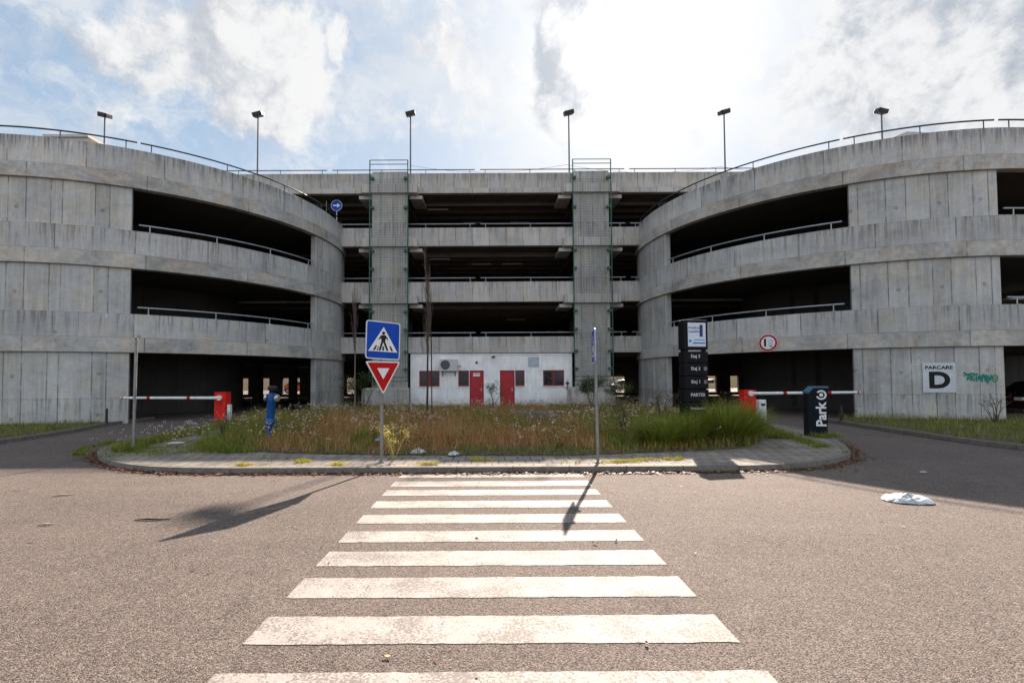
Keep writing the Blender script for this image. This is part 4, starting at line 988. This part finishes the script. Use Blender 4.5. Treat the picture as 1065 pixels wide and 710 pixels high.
clump(6.45, 12.2, .7, .80, 1500, 'rightmost tall green grass clump, before the right red barrier')
# branching shrubs / weeds
SHR = leafmat('shrub_leaf', (.02, .045, .012), (.09, .13, .03), .3, (.05, .08, .02))
TWIG = plain('twig_brown', (.085, .055, .035), .8, var=.3)
def shrub(cx, cy, r, hh, n, label, leafm=SHR, ls=.028, name='shrub', cat_='shrub', stemm=TWIG, z=.12, seed=1, thin=.008, group=None):
    rl = random.Random(seed); T = thing(name, label, cat_, (cx, cy, z), 0, group); q = MB(); tips = []
    for i in range(9):
        a = rl.uniform(0, 6.28); k = rl.uniform(.2, 1); p0 = Vector((rl.uniform(-.05, .05), rl.uniform(-.05, .05), 0))
        p2_ = Vector((math.cos(a)*r*k, math.sin(a)*r*k, hh*rl.uniform(.6, 1))); p1_ = (p0+p2_)/2+Vector((rl.uniform(-.1, .1)*r, rl.uniform(-.1, .1)*r, hh*.12))
        q.tube([p0, p1_, p2_], [thin*1.5, thin, thin*.4], 5)
        for j in range(4):
            u = rl.uniform(.3, 1); b_ = p1_.lerp(p2_, u); e = b_+Vector((rl.uniform(-.4, .4)*r, rl.uniform(-.4, .4)*r, rl.uniform(.05, .25)*hh)); q.tube([b_, e], [thin*.6, thin*.3], 4)
            tips += [b_.lerp(e, rl.random()) for _ in range(3)]+[e]
        tips += [p1_.lerp(p2_, rl.random()) for _ in range(4)]
    q.build('stem', stemm, T)
    tp = np.array([tuple(p) for p in tips]); k = rng.integers(0, len(tp), n); c_ = tp[k]+rng.normal(0, r*.11, (n, 3)); c_[:, 2] = np.abs(c_[:, 2])
    v_, f_, t_ = leaves(c_[:, 0], c_[:, 1], c_[:, 2], rng.uniform(.6, 1.3, n)*ls); v_ = v_.reshape(-1, 4, 3); v_[:, 2, 2] += rng.uniform(-1, 1, n)*ls; v_[:, 1, 2] += rng.uniform(-.8, .8, n)*ls
    npmesh('leaf_cover', v_.reshape(-1, 3), f_, leafm, T, uvcol=t_); return T
shrub(-6.5, 24.6, 1.1, 1.7, 3000, 'dark leafy shrub behind the give-way sign, at the left column foot', seed=2, ls=.04)
shrub(5.1, 24.5, 1.0, 1.5, 2600, 'dark leafy shrub at the foot of the right column', seed=3, ls=.04)
shrub(6.4, 24.0, .8, 1.3, 2000, 'lighter shrub just right of the edge-on sign post, by the right column', leafmat('shrub_light', (.05, .08, .015), (.15, .18, .05), .35), seed=4, ls=.035)
shrub(0.1, 25.2, .7, 1.3, 500, 'sparse tall weed between the two red doors', seed=5, ls=.035)
shrub(-1.9, 9.35, .32, .62, 420, 'yellow weed growing around the foot of the crossing sign post', leafmat('weed_yellow', (.30, .24, .03), (.55, .46, .08), .4), ls=.016, name='yellow_weed', cat_='weed', stemm=plain('stem_yellow', (.35, .30, .08), .7), z=.11, seed=6, thin=.006)
shrub(7.0, 14.2, .6, 1.0, 350, 'thin dry weed beside the right red barrier', DGRASS, seed=7, ls=.02, name='dry_weed', cat_='weed')
shrub(4.9, 14.0, .5, 1.35, 350, 'spindly weed rising just behind the directory totem', leafmat('weed_olive', (.08, .09, .02), (.2, .2, .06), .35), seed=8, ls=.022, name='tall_weed', cat_='weed')
shrub(3.4, 12.4, .45, 1.0, 500, 'pale green weed left of the directory totem', leafmat('weed_olive', (.08, .09, .02), (.2, .2, .06), .35), seed=11, ls=.022, name='tall_weed', cat_='weed')
shrub(16.6, 15.9, .7, 1.0, 160, 'bare branching weed below the D sign', DGRASS, seed=9, ls=.018, name='dry_weed', cat_='weed')
shrub(-7.2, 12.9, .3, .7, 160, 'pinkish dry weed near the hydrant on the left paving', leafmat('weed_pink', (.3, .2, .16), (.5, .4, .34), .3), seed=10, ls=.014, name='dry_weed', cat_='weed')
# bare upright saplings
BARK = plain('bark_dark', (.045, .035, .03), .85, var=.3, bump=.5)
BARKL = plain('bark_pale', (.14, .11, .09), .85, var=.3)
def sapling(cx, cy, hh, label, seed, mat, two=True, br0=.33):
    rl = random.Random(seed); T = thing('bare_sapling', label, 'tree', (cx, cy, .12), 0, 'bare dead saplings')
    q = MB(); pts = [(0, 0, 0)]
    for i in range(1, 9): pts.append((pts[-1][0]+rl.uniform(-.03, .03), pts[-1][1]+rl.uniform(-.03, .03), hh*.88*i/8))
    q.tube(pts, [.045*(1-.085*i) for i in range(9)], 7); q.build('trunk', mat, T, smooth=True)
    q = MB()
    for i in range(34):
        z0 = hh*rl.uniform(br0, .8); a = rl.uniform(0, 6.28); L = hh*rl.uniform(.12, .34); s = rl.uniform(.05, .22)
        p = [Vector((0, 0, z0))]
        for j in range(1, 5): p.append(p[0]+Vector((math.cos(a)*s*(j/4)**.6+rl.uniform(-.02, .02), math.sin(a)*s*(j/4)**.6+rl.uniform(-.02, .02), L*j/4)))
        q.tube(p, [.011, .009, .007, .005, .003], 4)
        for j in (2, 3): q.tube([p[j], p[j]+Vector((rl.uniform(-.12, .12), rl.uniform(-.12, .12), rl.uniform(.08, .25)))], [.005, .002], 3)
    q.build('branches', plain('branch_brown', (.10, .07, .055), .85), T)
    if two: q = MB(); q.tube([(.12, .25, 0), (.1, .22, 3.3)], .022, 7); q.build('stake', mat, T)
sapling(-2.3, 17.4, 6.0, 'bare upright sapling in front of the office wall, tall and dark', 1, BARK)
sapling(-6.35, 22.3, 5.6, 'bare pale sapling in the dark gap beside the left tower', 2, BARKL, False, .5)
# ------------------------------------------------------------------ litter and small things
def crumple(name, loc, sx, sy, h_, mat, label, cat_, seed, rz=0):
    r3 = np.random.default_rng(seed); n = 16; V = []
    for i in range(n+1):
        for j in range(n+1):
            u, v = i/n*2-1, j/n*2-1; e = max(0, 1-max(abs(u), abs(v)))
            k = (1-.25*abs(u*v))
            V.append((u*sx*k+r3.normal(0, .02)*sx, v*sy*k+r3.normal(0, .03)*sy, .012+h_*(e**.6)*(.45+.55*r3.random())))
    F = [(i*(n+1)+j, (i+1)*(n+1)+j, (i+1)*(n+1)+j+1, i*(n+1)+j+1) for i in range(n) for j in range(n)]
    q = MB(); q.add(V, F); o = q.build(name, mat, None, False, loc=loc, rz=rz)
    sd_ = o.modifiers.new('sub', 'SUBSURF'); sd_.levels = 1; sd_.render_levels = 1
    so_ = o.modifiers.new('thick', 'SOLIDIFY'); so_.thickness = .004
    return tag(o, label, cat_)
def bagmat():
    m, t, b = newmat('bag_plastic'); tc = t.n('ShaderNodeTexCoord').outputs['Object']
    t.put(b.inputs['Base Color'], t.mix(t.ramp(t.noise(tc, 9., 5, .7, 1.), .4, .6), (.28, .30, .31), (.62, .63, .64)))
    b.inputs['Roughness'].default_value = .35; b.inputs['Subsurface Weight'].default_value = .2; b.inputs['Subsurface Radius'].default_value = (.05, .05, .05); return m
BAG = bagmat()
crumple('plastic_bag', (5.5, 6.42, .0), .30, .20, .13, BAG, 'crumpled white plastic bag lying on the road at the shadow edge', 'plastic bag', 5, R_(-8))
crumple('plastic_wrap', (-1.52, 10.0, .12), .17, .11, .12, BAG, 'larger clear plastic wrap at the grass edge right of the crossing sign', 'litter', 6, .4)
crumple('plastic_wrap', (-.76, 9.72, .12), .13, .09, .10, BAG, 'smaller clear plastic scrap at the grass edge over the crossing centre', 'litter', 8, .9)
crumple('paper_scrap', (-7.7, 11.75, .11), .2, .14, .05, BAG, 'flattened white paper scrap on the left paving near the daisies', 'litter', 9, .2)
crumple('blue_wrapper', (-2.5, 10.6, .3), .07, .05, .06, plain('wrapper_blue', (.12, .22, .4), .4), 'small blue wrapper caught in grass left of the sign post', 'litter', 10)
crumple('white_crumb', (7.4, 8.3, 0), .06, .03, .02, BAG, 'small white scrap on the shaded road by the island right end', 'litter', 11)
WOODM = plain('dry_wood', (.40, .31, .22), .8)
for (x, y, L, a, l) in ((-4.0, 5.72, .20, 5, 'thin dark twig beside the blurred lamp shadow on the road'), (-6.15, 6.95, .13, 25, 'pale bark strip on the road at far left'), (-5.1, 5.55, .08, 20, 'smaller pale bark strip on the road at left')):
    q = MB(); q.tube([(-L, 0, .012), (-L*.3, .012, .018), (L*.4, -.01, .014), (L, .01, .012)], [.006, .012, .011, .004], 6)
    o = q.build('twig', WOODM if 'pale' in l else BARK, None, True, loc=(x, y, 0), rz=R_(a)); tag(o, l, 'twig', 'twigs lying on the road')
for (x, y, s, l) in ((1.02, 4.82, .03, 'curled brown leaf on the seventh stripe gap'), (1.25, 4.9, .025, 'curled brown leaf beside the stripe, just right of the other'), (.95, 3.02, .022, 'flat dark leaf fragment on the wide near stripe'), (-.62, 2.9, .025, 'pale yellow leaf on the asphalt between the two nearest stripes')):
    q = MB(); n = 6; vs = []
    for i in range(n+1):
        u = i/n*2-1; wd = s*.5*(1-u*u)**.6
        vs += [(u*s, -wd, .008+.35*s*u*u+.2*s), (u*s, 0, .010+.25*s*u*u), (u*s, wd, .008+.3*s*u*u+.25*s)]
    q.add(vs, [(3*i+j, 3*i+3+j, 3*i+4+j, 3*i+1+j) for i in range(n) for j in (0, 1)])
    o = q.build('fallen_leaf', plain('leaf_pale', (.5, .36, .18), .7) if 'yellow' in l else plain('leaf_brown', (.16, .07, .04), .7), None, True, loc=(x, y, .003), rz=random.uniform(0, 3)); tag(o, l, 'leaf', 'single fallen leaves on the crossing')
q = MB(); q.box(-.8, .8, -.35, .35, 0, .36); o = q.build('concrete_slab', KERB, None, bevel=.02, loc=(1.75, 17.4, .1)); tag(o, 'low pale concrete chamber slab in the grass before the right door', 'slab')

# ------------------------------------------------------------------ cars
def car(loc, rz, col, label, name='parked_car'):
    T = thing(name, label, 'car', loc, rz, 'cars parked behind the garage' if loc[1] > 40 else None)
    PA = plain('car_paint_'+str(int(col[0]*99))+str(int(col[2]*99)), col, .25, .2, var=.03)
    side = [(-2.1, .28), (-2.12, .62), (-2.0, .82), (-1.1, .93), (-.45, 1.38), (.2, 1.46), (1.0, 1.42), (1.65, 1.02), (2.05, .92), (2.12, .6), (2.05, .28),
            (1.7, .28), (1.62, .5), (1.3, .62), (.98, .5), (.9, .28), (-.95, .28), (-1.03, .5), (-1.35, .62), (-1.67, .5), (-1.75, .28)]
    q = MB(); n = len(side)
    def wy(z): return .84 if z < .95 else .84-.42*(z-.95)
    vs = [(x, -wy(z), z) for x, z in side]+[(x, wy(z), z) for x, z in side]
    q.add(vs, [tuple(range(n)), tuple(reversed(range(n, 2*n)))]+[(i, i+n, (i+1) % n+n, (i+1) % n) for i in range(n)])
    q.build('body', PA, T, bevel=.03)
    q = MB()
    for s_ in (-1, 1):
        def P(x, z): return (x, s_*(wy(z)+.004), z)
        q.add([P(-.95, .97), P(-.42, 1.32), P(.2, 1.38), P(.2, .97)], [(0, 1, 2, 3)]); q.add([P(.28, .97), P(.28, 1.38), P(.95, 1.33), P(1.35, 1.0)], [(0, 1, 2, 3)])
    q.build('side_window', GLASS, T)
    q = MB(); q.add([(-1.08, -.72, .955), (-1.08, .72, .955), (-.5, .62, 1.36), (-.5, -.62, 1.36)], [(0, 1, 2, 3)]); q.build('windscreen', GLASS, T)
    q = MB(); q.add([(1.62, -.72, 1.055), (1.62, .72, 1.055), (1.05, .62, 1.415), (1.05, -.62, 1.415)], [(0, 1, 2, 3)]); q.build('rear_window', GLASS, T)
    for x in (-1.35, 1.3):
        for s_ in (-1, 1):
            M = Matrix.Translation((x, s_*.74, .31)) @ Matrix.Rotation(R_(90), 4, 'X')
            q = MB(); q.lathe([(.22, -.1), (.3, -.09), (.31, 0), (.3, .09), (.22, .1)], M, 20); w_ = q.build('wheel', BLK, T)
            q = MB(); q.lathe([(.19, -.105), (.19, .105)], M, 14); q.build('rim', RAILL, w_)
    for s_ in (-1, 1):
        q = MB(); q.box(-2.13, -1.98, s_*.6-.16, s_*.6+.16, .62, .76); q.build('headlight', SWHT, T, bevel=.02)
        q = MB(); q.box(2.0, 2.12, s_*.65-.13, s_*.65+.13, .68, .82); q.build('tail_light', SRED, T, bevel=.02)
    return T
car((15.5, 57, 0), 0, (.5, .52, .55), 'silver car glimpsed through the gap right of the right column')
car((-22.5, 57, 0), R_(180), (.45, .1, .06), 'red car glimpsed through the rear openings of the left tower')
car((26.3, 58, 0), 0, (.6, .55, .4), 'cream car glimpsed through the rear openings of the right tower')
car((23.9, 20.9, 0), R_(8), (.04, .006, .007), 'dark red car inside the far right tower entrance')
# sunlit boundary wall and trees beyond the garage
q = MB(); q.box(-60, 60, 78, 78.4, 0, 2.2); tag(q.build('boundary_wall', plain('ochre_wall', (.45, .33, .2), .8)), 'pale boundary wall beyond the garage', 'wall')
def tree(cx, cy, hh, r, label, seed):
    rl = random.Random(seed); T = thing('leafy_tree', label, 'tree', (cx, cy, 0), 0, 'trees beyond the garage')
    q = MB(); q.tube([(0, 0, 0), (.1, 0, hh*.5), (0, .1, hh*.8)], [.22, .15, .05], 8)
    for i in range(7):
        a = rl.uniform(0, 6.28); q.tube([(0, 0, hh*rl.uniform(.3, .6)), (math.cos(a)*r*.7, math.sin(a)*r*.7, hh*rl.uniform(.6, .9))], [.08, .02], 5)
    q.build('trunk', BARK, T)
    C_ = rng.normal(0, 1, (26, 3)); C_ /= np.linalg.norm(C_, axis=1)[:, None]; C_ *= r*rng.uniform(.4, .9, (26, 1)); C_[:, 2] = C_[:, 2]*.8+hh*.68
    n = 5000; k = rng.integers(0, 26, n); c_ = C_[k]+rng.normal(0, r*.2, (n, 3)); v_, f_, t_ = leaves(c_[:, 0], c_[:, 1], c_[:, 2], rng.uniform(.08, .16, n))
    npmesh('crown', v_, f_, SHR, T, uvcol=t_)
tree(-24, 84, 6, 2.6, 'leafy tree behind the boundary wall, left', 1); tree(18, 85, 6, 2.6, 'leafy tree behind the boundary wall, right', 2)
